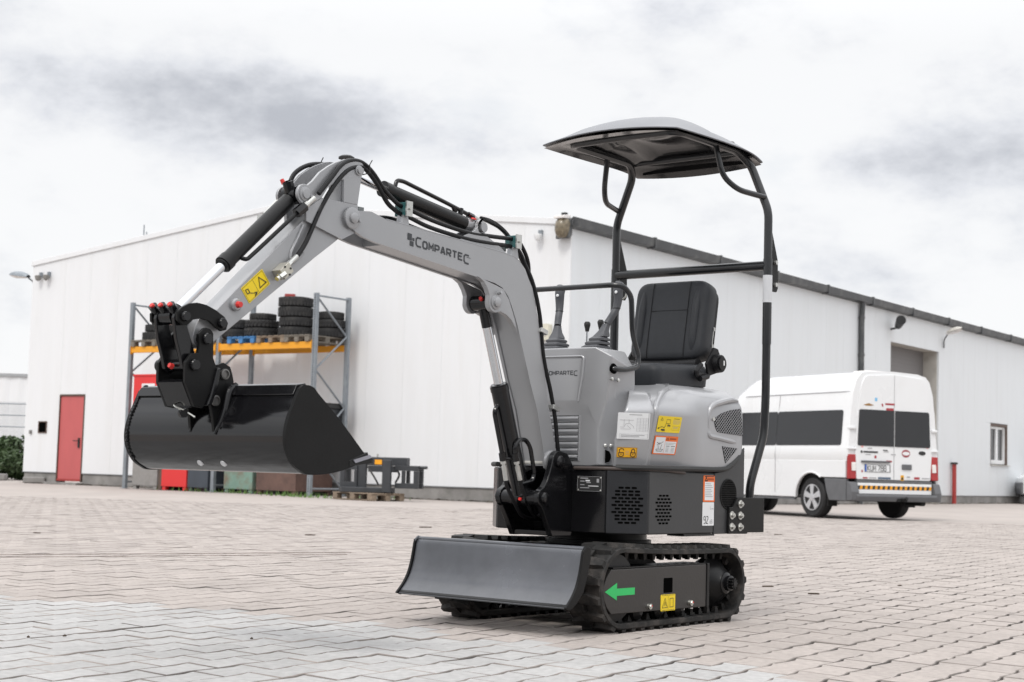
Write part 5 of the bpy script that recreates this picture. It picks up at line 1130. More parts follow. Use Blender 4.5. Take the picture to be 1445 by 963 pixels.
lb, _ = label('danger_label', (.165, .4195 - insA(.806), .806), (-1, 0, 0), (0, tl_, 1), .180, .080, ora, hf, [(.05, .07, .46, .94, whi), (.47, .28, .95, .94, whi), (.64, .10, .92, .18, mat('dark orange print', (.35, .06, .01), .6)), (.5, .36, .92, .38, prg), (.5, .43, .85, .45, prg), (.53, .52, .68, .55, prn), (.74, .52, .92, .55, prn)] + [(.54, .62 + .07 * k, .66, .645 + .07 * k, prg) for k in range(4)] + [(.76, .62 + .07 * k, .9, .645 + .07 * k, prg) for k in range(4)])
pline(lb, (.165, .4195 - insA(.806), .806), (-1, 0, 0), (0, tl_, 1), .180, .080, [[(.50, .2), (.55, .08), (.6, .2), (.50, .2)], [(.12, .35), (.24, .45), (.38, .3)], [(.14, .5), (.26, .36)], [(.12, .72), (.42, .72), (.36, .82), (.16, .82), (.12, .72)], [(.3, .72), (.34, .45)], [(.22, .7), (.18, .5)]], .0020)
# --- control console
zt_, hwx = 1.178, .18
F0, F1a, F1b, F2 = (.303, .180, 1.177), (.306, .146, .930), (.290, .150, .896), (.290, .150, .668)
G0, G1, G2, G3 = (.292, .258, 1.139), (.288, .234, .957), (.288, .192, .832), (.288, .192, .672)
H0, H1, H2, H3, H4 = (.134, .270, 1.087), (.131, .270, 1.018), (.165, .268, .920), (.208, .252, .792), (.226, .255, .672)
T0 = (.100, .190, 1.172); T1 = (.02, .19, 1.150); I0 = (.06, .262, 1.05)
def mir(p): return (p[0], -p[1], p[2])
v = []; idx = {}
for k_, p in dict(F0=F0, F1a=F1a, F1b=F1b, F2=F2, G0=G0, G1=G1, G2=G2, G3=G3, H0=H0, H1=H1, H2=H2, H3=H3, H4=H4, T0=T0, B0=(.06, .19, 1.10), B4=(.10, .19, .672)).items():
    idx[k_] = len(v); v.append(p); idx[k_ + '-'] = len(v); v.append(mir(p))
f = []
def qd(*ks):
    f.append(tuple(idx[k_] for k_ in ks)); f.append(tuple(idx[k_ + '-'] for k_ in ks[::-1]))
qd('F0', 'F1a', 'G1', 'G0'); qd('F1a', 'F1b', 'G2', 'G1'); qd('F1b', 'F2', 'G3', 'G2')
qd('G0', 'G1', 'H1', 'H0'); qd('G1', 'H2', 'H1'); qd('G1', 'G2', 'H3', 'H2'); qd('G2', 'G3', 'H4', 'H3')
qd('F0', 'G0', 'H0', 'T0'); qd('T0', 'H0', 'B0'); qd('H0', 'H1', 'B0'); qd('H1', 'H2', 'B0'); qd('H2', 'H3', 'B4', 'B0'); qd('H3', 'H4', 'B4')
for a, c in (('F0', 'F1a'), ('F1a', 'F1b'), ('F1b', 'F2')): f.append(tuple(idx[k_] for k_ in (a, a + '-', c + '-', c)))
f.append(tuple(idx[k_] for k_ in ('F0', 'T0', 'T0-', 'F0-'))); f.append(tuple(idx[k_] for k_ in ('T0', 'B0', 'B0-', 'T0-'))); f.append(tuple(idx[k_] for k_ in ('B0', 'B4', 'B4-', 'B0-')))
f.append(tuple(idx[k_] for k_ in ('F2', 'F2-', 'G3-', 'H4-', 'B4-', 'B4', 'H4', 'G3')))
co = MB().add(v, f).build('control_console', silver2, ex, 20, bevel=.007, seg=3)
# raised border of the logo panel
pn = MB().tube([(.3065, -.118, .945), (.3060, -.121, 1.00), (.3052, -.124, 1.139), (.3052, .124, 1.139), (.3060, .118, 1.05), (.3065, .098, .945)], .0045, 8, rad=.02).build('panel_border', silver2, co)
MB().prism([(-.10, .948), (.088, .948), (.110, 1.128), (-.112, 1.128)], 'x', .303, .3058).build('logo_panel', silver2, co, 0, bevel=.001)
text('lettering', 'COMPARTEC', (.3062, -.085, 1.060), (0, 1, 0), (-.01, 0, 1), .0155, .0145, .0048, .0036, anth, co, big=(0, 8))
for k in range(7):
    z = .879 - k * .0275
    MB().prism([(.2895, z - .020), (.3005, z - .010), (.3005, z - .003), (.2895, z + .0035)], 'y', -.092, .092).build('louvre', silver2, co, 0, bevel=.0015)
b = MB()
for k in range(8): b.span((.288, -.092, .882 - k * .0275 - .0005), (.2908, .092, .882 - k * .0275 + .0022))
b.build('louvre_gap', hole, co, 0)
MB().tube([(.2905, .097, .690), (.2905, .099, .885)], .004, 6).tube([(.2905, -.097, .690), (.2905, -.099, .885)], .004, 6).build('louvre_border', silver2, co)
b = MB().lathe([(.001, .0), (.021, .0), (.023, .004), (.001, .0041)], (.283, .2595, 1.083), (.15, 1, .1), 18).build('bar_socket', hole, co)
for p, n_ in (((.285, .2575, 1.040), (.1, 1, .1)), ((.252, .2655, 1.036), (.1, 1, .1)), ((.268, .219, .757), (.7, .7, 0)), ((.252, .236, .757), (.7, .7, 0))):
    MB().lathe([(.008, -.004), (.008, .004), (.005, .006), (.001, .006)], p, n_, 12).build('screw', zincp, co)
c_ = Vector((.262, .2275, .714)); dx = Vector((-.70, .71, 0)).normalized(); nn = Vector((.71, .70, 0)).normalized()
q = [(-.012, .026), (.006, .020), (.013, .006), (.013, -.010), (.006, -.024), (-.012, -.030)]
MB().add([c_ + dx * x + Vector((0, 0, y)) + nn * .001 for x, y in q] + [c_ + dx * x + Vector((0, 0, y)) + nn * .004 for x, y in q], [tuple(range(6, 12)), tuple(range(6))[::-1]] + [(i, (i + 1) % 6, 6 + (i + 1) % 6, 6 + i) for i in range(6)]).build('cable_slot', hole, co, 0)
MB().tube([(.262, .2575, 1.0), (.262, .258, .96)], .0012, 4).build('seam_line', prg, co)
# --- hand bar
MB().tube([(.283, .245, 1.083), (.277, .268, 1.083), (.215, .272, 1.083), (.118, .272, 1.100), (.110, .271, 1.150), (.160, .270, 1.240), (.170, .268, 1.405), (.225, .262, 1.444), (.25, .22, 1.446), (.25, -.22, 1.446), (.225, -.262, 1.444), (.170, -.268, 1.405), (.160, -.270, 1.240), (.110, -.271, 1.150), (.118, -.272, 1.100), (.215, -.272, 1.083), (.283, -.245, 1.083)], .0118, 14, rad=.05).build('hand_bar', tubem, ex)
# --- joysticks and small levers
def joystick(s):
    bx0, by0 = .20, s * .110
    o = bpy.data.objects.new('joystick', None); COL.objects.link(o); o.parent = ex
    for k, (z, h, w0, w1, sx) in enumerate(((1.176, .017, .050, .040, 0), (1.196, .015, .044, .034, -.006), (1.214, .015, .037, .028, -.012))):
        b = MB(); q0 = round_poly([(-w0, -w0), (w0, -w0), (w0, w0), (-w0, w0)], .012, 3); q1 = round_poly([(-w1, -w1), (w1, -w1), (w1, w1), (-w1, w1)], .012, 3); qm = round_poly([(-w1 * .8, -w1 * .8), (w1 * .8, -w1 * .8), (w1 * .8, w1 * .8), (-w1 * .8, w1 * .8)], .01, 3)
        cx, cy = bx0 + sx, by0 - s * sx * .6
        b.grid([[(cx + x, cy + y, z) for x, y in q0], [(cx + x, cy + y, z + h * .55) for x, y in q0], [(cx + x, cy + y, z + h) for x, y in q1], [(cx + x, cy + y, z + h + .004) for x, y in qm]], close=True)
        b.build('boot_fold', grips, o, 40)
    b = MB()
    rows_ = []
    for z, w_, dx, dy in ((1.232, .030, -.018, .010), (1.240, .027, -.022, .013), (1.258, .019, -.028, .017), (1.280, .0145, -.036, .022), (1.290, .014, -.040, .025)):
        q = round_poly([(-w_, -w_), (w_, -w_), (w_, w_), (-w_, w_)], w_ * .5, 3); rows_.append([(bx0 + dx + x, by0 + s * dy + y, z) for x, y in q])
    b.grid(rows_, close=True).build('boot_top', grips, o, 40)
    P = [(bx0 - .040, by0 + s * .025, 1.290), (bx0 - .060, by0 + s * .037, 1.325), (bx0 - .078, by0 + s * .046, 1.360), (bx0 - .084, by0 + s * .050, 1.40), (bx0 - .083, by0 + s * .050, 1.435), (bx0 - .088, by0 + s * .051, 1.462), (bx0 - .092, by0 + s * .052, 1.476)]
    MB().tube(P, [.0155, .016, .0165, .0190, .0215, .0235, .017], 16, sm=4).build('grip', grips, o)
    q_ = Vector(P[2]); MB().tube([q_ - Vector((0, 0, .0015)), q_ + Vector((0, 0, .0015))], .0186, 16).build('grip_ring', seatd, o)
    MB().lathe([(.001, .004), (.006, .003), (.007, 0)], (bx0 - .083 + .0215, by0 + s * .050 + .004, 1.43), (1, .2, 0), 10).build('button', whi, o)
    if s > 0: MB().tube([(bx0 - .088, by0 + s * .072, 1.45), (bx0 - .094, by0 + s * .088, 1.435), (bx0 - .090, by0 + s * .084, 1.41), (bx0 - .085, by0 + s * .073, 1.40)], .0035, 8, rad=.01).build('trigger', zinc, o)
both(joystick)
for y, z in ((-.015, 1.294), (.058, 1.300)):
    o = MB().tube([(.10, y, 1.165), (.10, y, 1.275)], .0045, 8).build('short_lever', chrome, ex)
    MB().lathe([(.008, 0), (.010, .010), (.0145, .028), (.0145, .036), (.009, .044), (.001, .045)], (.10, y, z - .028), (0, 0, 1), 16).build('knob', prn, o)
# --- boom bracket
def bracket(s):
    q = [(.49, .372), (.36, .372), (.345, .40), (.345, .655), (.365, .685), (.395, .720)] + circ(.452, .684, .046, 8, 100, 20) + [(.503, .672), (.515, .640), (.530, .605), (.552, .578)] + circ(.553, .532, .040, 7, 60, -70) + [(.53, .44)]
    b_ = MB().prism(q, 'y', s * .088, s * .115).build('boom_bracket', gblack, ex, 20, bevel=.004)
    for (x, z, r_) in ((.455, .684, .026), (.555, .532, .024)):
        MB().lathe([(r_, -.004), (r_, .010), (r_ * .8, .016), (r_ * .4, .018), (.001, .018)], (x, s * .115, z), (0, s, 0), 20).cyl((x - .035, s * .115, z - .032), (x - .035, s * .123, z - .032), .009, n=8).build('pin_head', gblack, b_)
both(bracket)
MB().cyl((.555, -.09, .532), (.555, .09, .532), .032, n=20).build('cylinder_pin', gblack, ex); MB().cyl((.455, -.088, .684), (.455, .088, .684), .026, n=18).build('boom_pin', zinc, ex)
MB().span((.40, -.087, .375), (.49, .087, .395)).build('bracket_floor', gblack, ex, 0, bevel=.003)
MB().prism([(.345, .40), (.36, .40), (.36, .64), (.345, .64)], 'y', -.087, .087).build('bracket_back', gblack, ex, 0)
# --- boom
top = [(1.500, 1.566), (1.323, 1.557), (1.035, 1.541), (.812, 1.528), (.735, 1.520)] ; elbow = [(.690, 1.503), (.655, 1.476), (.632, 1.440)]
rear = [(.603, 1.402), (.585, 1.355), (.538, 1.205), (.475, .925), (.415, .735), (.402, .700)]
frontb = [(.478, .655), (.549, .896), (.602, 1.010), (.694, 1.235), (.735, 1.310), (.762, 1.352), (.800, 1.383)]
bottom = [(.850, 1.397), (1.002, 1.413), (1.318, 1.447), (1.56, 1.473), (1.62, 1.484)]
tip = circ(1.681, 1.545, .036, 12, -60, 120)
foot = circ(.445, .684, .040, 10, 170, 340)
side = [(1.580, 1.584)] + top + elbow + rear + foot + frontb + bottom + tip
bo_ = MB().prism(side, 'y', .0515, .0655).prism(side, 'y', -.0655, -.0515)
mid = [(1.50, 1.560), (1.323, 1.551), (1.035, 1.535), (.812, 1.522), (.735, 1.514), (.690, 1.497), (.658, 1.470), (.637, 1.436), (.608, 1.400), (.590, 1.353), (.543, 1.203), (.480, .923), (.420, .735), (.445, .70), (.475, .665), (.544, .896), (.597, 1.010), (.689, 1.237), (.730, 1.313), (.758, 1.356), (.798, 1.388), (.850, 1.402), (1.002, 1.418), (1.318, 1.452), (1.50, 1.470)]
bo_.prism(mid, 'y', -.0514, .0514)
boom = bo_.build('boom', silver, ex, 25, bevel=.0025)
for s in (1, -1):     # tip boss, foot boss, fold line at the tip
    MB().lathe([(.040, -.001), (.040, .006), (.034, .008), (.001, .008)], (1.681, s * .0655, 1.545), (0, s, 0), 24).lathe([(.020, .008), (.020, .016), (.012, .019), (.001, .019)], (1.681, s * .0655, 1.545), (0, s, 0), 18).cyl((1.652, s * .066, 1.541), (1.652, s * .083, 1.541), .009, n=8).build('tip_pin', silver, boom)
    MB().lathe([(.046, -.001), (.046, .010), (.040, .014), (.03, .014)], (.450, s * .0655, .684), (0, s, 0), 24).build('foot_boss', silver, boom)
    # lift cylinder lug
    q = [(.965, 1.412), (.925, 1.394), (.902, 1.368)] + circ(.862, 1.318, .044, 8, 40, 0)[0:0] + [(.890, 1.345)] + circ(.850, 1.318, .042, 9, -10, -100) + [(.815, 1.283), (.775, 1.272), (.745, 1.255), (.715, 1.225), (.700, 1.20), (.72, 1.26), (.76, 1.335), (.80, 1.378)]
    MB().prism(q, 'y', s * .048, s * .0715).build('cylinder_lug', silver, boom, 20, bevel=.003)
    MB().lathe([(.030, 0), (.030, .004), (.020, .006), (.020, .014), (.012, .017), (.001, .017)], (.848, s * .0715, 1.318), (0, s, 0), 20).prism([(.86, 1.318), (.845, 1.365), (.826, 1.370), (.822, 1.352), (.835, 1.315)], 'y', s * .0715, s * .0745).cyl((.836, s * .0745, 1.356), (.836, s * .090, 1.360), .007, n=8).build('lug_pin', silver, boom)
    # stick cylinder lug on top
    MB().prism([(1.06, 1.541), (1.035, 1.565), (.96, 1.60)] + circ(.907, 1.618, .034, 8, 80, -40) + [(.88, 1.585), (.80, 1.555), (.74, 1.525)], 'y', s * .030, s * .045).build('stick_lug', silver, boom, 20, bevel=.002)
MB().cyl((.907, -.05, 1.618), (.907, .05, 1.618), .02, n=16).build('stick_pin', silver, boom)
# flange weld line along the near edge
MB().tube([(1.50, .0645, 1.5672), (1.323, .0645, 1.5582), (1.035, .0645, 1.5422), (.812, .0645, 1.5292), (.735, .0645, 1.521), (.69, .0645, 1.504)], .0022, 6).build('weld_seam', silver, boom)
# logo and lettering on the near side
dirx = Vector((-.9965, 0, -.083)); up_ = Vector((-.083, 0, .9965)); o_ = Vector((1.330, .0665, 1.488))
text('lettering', 'COMPARTEC', o_, dirx, Vector((.02, 0, 1)), .0255, .0235, .0115, .0068, anth, boom, n=Vector((0, 1, 0)), big=(0, 8))
b = MB()
for x, z, w_, h_ in ((1.380, 1.532, .024, .026), (1.352, 1.516, .011, .011), (1.366, 1.503, .021, .019), (1.340, 1.506, .0, .0)):
    if w_: b.add([(x, .0668, z), (x - w_, .0668, z - w_ * .083), (x - w_, .0668, z - h_ - w_ * .083), (x, .0668, z - h_)], [(0, 1, 2, 3)])
b.build('logo', anth, boom, 0, recalc=False)
b = MB().add([(1.031, .0668, 1.4815), (1.008, .0668, 1.4795), (1.008, .0668, 1.4775), (1.031, .0668, 1.4795)], [(0, 1, 2, 3)]); b.build('dash', anth, boom, 0, recalc=False)
# --- lift cylinder
A, B2 = Vector((.555, 0, .532)), Vector((.848, 0, 1.318)); D = (B2 - A).normalized()
lc = MB().cyl(A + D * .02, A + D * .475, .037, n=28).cyl(A + D * .465, A + D * .488, .039, n=28).cyl(A + D * .488, A + D * .494, .034, n=28).build('lift_cylinder', gblack, ex)
MB().cyl(A - Vector((0, .045, 0)), A + Vector((0, .045, 0)), .038, n=22).build('cylinder_eye', gblack, lc)
MB().cyl(A + D * .49, A + D * .742, .0195, n=24).build('rod', chrome, lc)
MB().cyl(A + D * .738, B2 - D * .01, .0215, n=20).cyl(B2 - Vector((0, .043, 0)), B2 + Vector((0, .043, 0)), .031, n=20).build('rod_end', gblack, lc)
def cap_red(p, n_, r_=.009, h=.018, parent=None): return MB().cyl(p, Vector(p) + Vector(n_).normalized() * h, r_, r_ * .8, 10).build('grease_cap', red, parent or ex)
cap_red(B2 + Vector((.030, .02, .012)), (1, .5, .2), parent=lc); cap_red(A + Vector((.034, .022, -.008)), (1, .3, .1), .008, .014, lc); 
cap_red((.40, .065, .650), (.2, .8, 0), .007, .016); MB().tube([(.40, .07, .650), (.385, .112, .648)], .005, 8).build('grease_nipple', zinc, ex)
p1 = MB().tube([(.690, .0, .920), (.728, .0, .912), (.748, .0, .885), (.748, 0, .868), (.690, .0, .700)], .0095, 10, rad=.035).build('steel_pipe', gblack, lc)
p2 = MB().tube([(.61, .030, .585), (.535, .040, .60), (.523, .040, .630), (.560, .042, .742), (.595, .044, .772), (.640, .044, .768), (.663, .042, .740), (.655, .04, .700)], .0095, 10, rad=.035).build('steel_pipe', gblack, lc)
MB().cyl((.685, .0, .690), (.640, .036, .690), .006, n=8).build('pipe_clamp', gblack, lc)
for p, q_, e_ in (((.690, 0, .702), (.663, 0, .604), (.645, 0, .581)), ((.655, .040, .702), (.617, .040, .601), (.590, .040, .556))):
    p, q_ = Vector(p), Vector(q_); d_ = (q_ - p).normalized()
    MB().cyl(p + d_ * -.012, p + d_ * .022, .0155, n=6).build('hex_nut', gblack, lc)
    MB().cyl(p + d_ * .022, p + d_ * .034, .0125, n=10).cyl(p + d_ * .034, p + d_ * .044, .008, n=10).cyl(p + d_ * .044, p + d_ * .060, .0115, n=6).cyl(p + d_ * .060, p + d_ * .105, .0105, n=14).build('hose_fitting', zincp, lc)
    MB().tube([p + d_ * .10, p + d_ * .13, (p.x - .095, p.y, .50), (p.x - .155, p.y - .01, .455), (.44, p.y - .02, .44), (.38, p.y - .03, .46)], .0085, 10, sm=5).build('hose', hosem, lc)
# --- stick cylinder on top of the boom
A, B2 = Vector((.907, 0, 1.618)), Vector((1.647, 0, 1.722)); D = (B2 - A).normalized(); up_ = Vector((-D.z, 0, D.x))
sc = MB().cyl(A + D * .075, A + D * .525, .029, n=24).cyl(A + D * .52, A + D * .555, .0315, n=24).build('stick_cylinder', sblack, ex)
MB().cyl(A - Vector((0, .029, 0)), A + Vector((0, .029, 0)), .033, n=20).cyl(A, A + D * .08, .026, n=16).build('cylinder_eye', silver, sc)
MB().cyl(A + D * .55, B2 - D * .02, .0155, n=20).build('rod', chrome, sc)
MB().cyl(B2 - Vector((0, .03, 0)), B2 + Vector((0, .03, 0)), .027, n=18).build('rod_end', silver, sc)
MB().tube([A + D * .49 + up_ * .028, A + D * .485 + up_ * .055, A + D * .45 + up_ * .062, A + D * .20 + up_ * .052, A + D * .06 + up_ * .044], .0085, 10, rad=.03).build('steel_pipe', gblack, sc)
MB().cyl(A + D * .055 + up_ * .043, A + D * .02 + up_ * .041, .012, n=6).tube([A + D * .10 + up_ * .03, A + D * .10 + up_ * .055], .011, 8).tube([A + D * .13 + up_ * .03, A + D * .15 + up_ * .05], .009, 8).build('pipe_clamp', gblack, sc)
MB().cyl(A + D * .02 + up_ * .041, A - D * .03 + up_ * .035, .011, n=12).build('hose_fitting', zincp, sc)
cap_red(A + D * .035 + Vector((0, .02, .026)), (0, .3, 1), .012, .006, sc)
# --- hose clamps on the boom
for x, z in ((1.378, 1.556), (.706, 1.517)):
    s_ = MB().prism([(x - .022, z), (x + .022, z), (x + .012, z + .045), (x - .012, z + .045)], 'y', .020, .052).build('clamp_bracket', silver, boom, 0)
    MB().box((x, .034, z + .068), (.022, .062, .052)).build('clamp_block', teal, s_, 0, bevel=.002)
    MB().box((x, .068, z + .068), (.034, .006, .058)).cyl((x, .071, z + .068), (x, .078, z + .068), .006, n=6).build('clamp_plate', zincp, s_, 0)
    MB().box((x + .18 * (x > 1), -.034, z + .05 - .012 * (x > 1)), (.03, .05, .034)).build('far_clamp', mat('grey clamp', (.25, .27, .27), .4), s_, 0, bevel=.002)
def hose(path, r_=.0088, sm=5, nm='hose', parent=None): return MB().tube(path, r_, 10, sm=sm).build(nm, hosem, parent or boom)
c1, c2 = 1.378, .706
hose([(1.858, .070, 1.608), (1.800, .070, 1.674), (1.748, .064, 1.729), (1.692, .052, 1.758), (1.628, .05, 1.763), (1.567, .05, 1.736), (1.500, .048, 1.682), (1.440, .044, 1.650), (c1 + .02, .038, 1.636), (c1 - .03, .036, 1.630), (1.20, .036, 1.604), (1.0, .038, 1.586), (.85, .038, 1.590), (c2 + .03, .038, 1.596), (c2 - .02, .038, 1.596), (.645, .036, 1.575), (.595, .030, 1.520), (.575, .024, 1.45), (.562, .020, 1.38), (.540, .015, 1.30)])
hose([(1.945, .062, 1.372), (1.900, .060, 1.432), (1.833, .056, 1.558), (1.772, .056, 1.650), (1.713, .055, 1.712), (1.664, .052, 1.738), (1.607, .05, 1.742), (1.541, .05, 1.696), (1.480, .047, 1.636), (1.43, .042, 1.614), (c1 + .02, .036, 1.606), (c1 - .03, .036, 1.600), (1.22, .036, 1.576), (1.02, .040, 1.560), (.86, .040, 1.560), (c2 + .03, .036, 1.565), (c2 - .02, .036, 1.562), (.650, .033, 1.545), (.628, .042, 1.50), (.604, .060, 1.44), (.578, .067, 1.371), (.550, .067, 1.29), (.535, .067, 1.21), (.520, .067, 1.13), (.494, .067, 1.055), (.464, .067, .983), (.438, .067, .905), (.421, .067, .844), (.406, .067, .761), (.388, .067, .69)])
hose([(.873, .0, 1.664), (.82, -.004, 1.664), (.76, -.01, 1.655), (.70, -.012, 1.632), (.645, -.01, 1.59), (.595, -.005, 1.53), (.555, 0, 1.45), (.53, 0, 1.37)])
hose([(.873, .020, 1.658), (.82, .012, 1.652), (.755, .006, 1.640), (.69, .0, 1.612), (.632, .002, 1.565), (.585, .004, 1.50), (.548, .006, 1.42), (.52, .004, 1.33)])
hose([(1.905, -.062, 1.598), (1.880, -.062, 1.648), (1.855, -.062, 1.694), (1.803, -.060, 1.730), (1.738, -.058, 1.748), (1.66, -.052, 1.748), (1.59, -.048, 1.70), (1.56, -.044, 1.62), (1.52, -.044, 1.585), (1.40, -.036, 1.575), (1.2, -.034, 1.562), (1.0, -.034, 1.548), (.80, -.034, 1.545), (.70, -.03, 1.548), (.63, -.02, 1.50), (.58, -.012, 1.42), (.54, -.008, 1.30)])
hose([(1.60, -.05, 1.60), (1.56, -.034, 1.566), (1.50, -.02, 1.577), (1.40, -.012, 1.590), (1.25, -.012, 1.572), (1.10, -.012, 1.556), (1.04, -.012, 1.552)])
for k, (y, dx) in enumerate(((.016, 0), (-.006, .004), (-.024, -.004))):     # bundle running down behind the boom
    hose([(.548, y, 1.31), (.515 + dx, y, 1.21), (.488 + dx, y, 1.10), (.462 + dx, y, .98), (.435 + dx, y, .86), (.405 + dx, y, .76), (.37, y, .69)], .0088)
for x, z in ((.538, 1.228), (.442, .910)): MB().box((x - .010, .055, z), (.046, .05, .020), (0, R(-15), 0)).build('hose_clip', zincp, boom, 0, bevel=.002)
b = MB().tube([(1.602, .035, 1.752), (1.602, .070, 1.752), (1.602, .072, 1.725), (1.602, .035, 1.722), (1.602, .035, 1.752)], .0025, 6).tube([(1.602, .066, 1.752), (1.590, .07, 1.775)], .002, 5).tube([(1.738, -.05, 1.752), (1.735, -.04, 1.772)], .002, 5); b.build('cable_tie', prn, boom)
MB().lathe([(.03, 0), (.03, .006), (.02, .012), (.001, .013)], (1.655, .0, 1.776), (0, 0, 1), 14).build('hose_guard', prn, boom)
# --- arm
armside = [(1.677, 1.500), (1.753, 1.443), (1.839, 1.382), (2.246, 1.076), (2.30, 1.036)] + circ(2.345, 1.052, .036, 8, -110, 20) + [(2.372, 1.090), (2.345, 1.135), (2.283, 1.152), (1.905, 1.508), (1.88, 1.53), (1.66, 1.60)] + circ(1.68, 1.545, .045, 10, 100, 265)
ab = MB().prism(armside, 'y', -.044, .044); arm = ab.build('arm', silver, ex, 25, bevel=.004)
for s in (1, -1):       # head plates carrying both cylinders, with a window cut through them
    outer = [(1.645, 1.500), (1.72, 1.462), (1.90, 1.505), (1.932, 1.540)] + circ(1.913, 1.600, .036, 8, -40, 110) + [(1.875, 1.655), (1.843, 1.690), (1.800, 1.720), (1.768, 1.738), (1.72, 1.758), (1.690, 1.764)] + circ(1.647, 1.735, .030, 7, 90, 230) + [(1.632, 1.690), (1.640, 1.665), (1.645, 1.600), (1.642, 1.560), (1.638, 1.53)]
    yy0, yy1 = (.036, .0475) if s > 0 else (-.0475, -.036)
    w_ = [(1.83, 1.590), (1.791, 1.645), (1.72, 1.682), (1.716, 1.606)]
    w_ = [(1.828, 1.600), (1.800, 1.640), (1.745, 1.676), (1.722, 1.682), (1.718, 1.600)]
    # plate split in two prisms round the window
    upper = [(1.828, 1.600), (1.905, 1.565)] ; 
    P1 = [(1.645, 1.600), (1.632, 1.690)] + circ(1.647, 1.735, .030, 7, 230, 90) + [(1.690, 1.764), (1.72, 1.758), (1.768, 1.738), (1.800, 1.720), (1.843, 1.690), (1.875, 1.655)] + circ(1.913, 1.600, .036, 8, 110, -40) + [(1.905, 1.548), (1.828, 1.5995), (1.800, 1.640), (1.745, 1.676), (1.722, 1.682), (1.718, 1.5995)]
    P2 = [(1.645, 1.5995), (1.718, 1.599), (1.828, 1.599), (1.9045, 1.5475), (1.90, 1.505), (1.72, 1.462), (1.645, 1.500), (1.638, 1.53), (1.642, 1.56)]
    if s < 0: P1 = [p for p in P1[:-5]] + [(1.828, 1.5995), (1.800, 1.640), (1.745, 1.676), (1.700, 1.698), (1.668, 1.694), (1.662, 1.5995)]
    MB().prism(P1, 'y', s * .0445, s * .057).build('head_plate', silver, arm, 20, bevel=.002); MB().prism(P2, 'y', s * .0445, s * .057).build('head_plate', silver, arm, 20, bevel=.0)
    MB().lathe([(.026, 0), (.026, .004), (.017, .006), (.017, .011), (.001, .012)], (1.913, s * .057, 1.600), (0, s, 0), 18).cyl((1.888, s * .057, 1.592), (1.888, s * .070, 1.592), .008, n=8).build('pin_head', silver, arm)
    MB().lathe([(.019, 0), (.019, .005), (.013, .006), (.013, .012), (.001, .013)], (1.647, s * .057, 1.728), (0, s, 0), 18).build('pin_head', silver, arm)
MB().span((1.700, -.02, 1.598), (1.722, .044, 1.70)).build('head_web', silver, arm, 0)
# stiffener on the side, sticker, grease port
MB().tube([(1.905, .046, 1.49), (1.93, .046, 1.44), (1.96, .046, 1.38), (1.95, .046, 1.35), (1.90, .046, 1.39)], .006, 8, sm=4).build('weld_bead', silver, arm)
ad = (Vector((2.283, 0, 1.152)) - Vector((1.905, 0, 1.508))).normalized(); an_ = Vector((ad.z, 0, -ad.x)); an_ = an_ if an_.z < 0 else -an_
tl = Vector((2.091, .0445, 1.309)); rr_ = -ad; 
# text reads along the arm from lower left to upper right
o0 = Vector((2.182, .0443, 1.234)); rdir = (Vector((2.091, 0, 1.309)) - Vector((2.182, 0, 1.232))).normalized(); udir = Vector((-rdir.z, 0, rdir.x)); udir = udir if udir.z > 0 else -udir
lb, n_ = label('warning_sticker', o0, rdir, udir, .120, .062, yel, arm, [(.03, .05, .97, .07, prn), (.03, .93, .97, .95, prn), (.03, .05, .04, .95, prn), (.96, .05, .97, .95, prn), (.495, .05, .505, .95, prn)], rad=.002)
pline(lb, o0, rdir, udir, .120, .062, [[(.60, .75), (.74, .22), (.90, .75), (.60, .75)], [(.10, .25), (.10, .5), (.2, .55), (.2, .3), (.10, .25)], [(.22, .6), (.28, .68)], [(.30, .7), (.34, .76)], [(.36, .72), (.42, .85), (.30, .92)], [(.33, .86), (.45, .78)]], .0032)
MB().lathe([(.022, 0), (.022, .010), (.017, .014), (.001, .014)], (2.205, .044, 1.176), (0, 1, 0), 18).build('grease_boss', silver, arm); cap_red((2.203, .058, 1.176), (0, 1, 0), .012, .014, arm)
vb = MB().box((2.012, .066, 1.312), (.052, .044, .040), (0, R(40), 0)).build('valve_block', mat('raw steel block', (.48, .46, .40), .35, .6, .15, 20), arm, 0, bevel=.002)
MB().cyl((2.025, .088, 1.300), (2.052, .092, 1.284), .012, n=6).cyl((2.052, .092, 1.284), (2.064, .094, 1.277), .008, n=10).build('plug', zinc, vb)
MB().cyl((1.995, .066, 1.330), (1.975, .064, 1.347), .011, n=6).cyl((1.975, .064, 1.347), (1.945, .062, 1.372), .0095, n=12).build('hose_fitting', zincp, vb)
b = MB()
for x, z in ((-.015, .01), (.012, .012), (-.012, -.012), (.014, -.01)): b.cyl((2.012 + x, .088, 1.312 + z), (2.012 + x, .0905, 1.312 + z), .004, n=8)
b.build('screw', prn, vb)
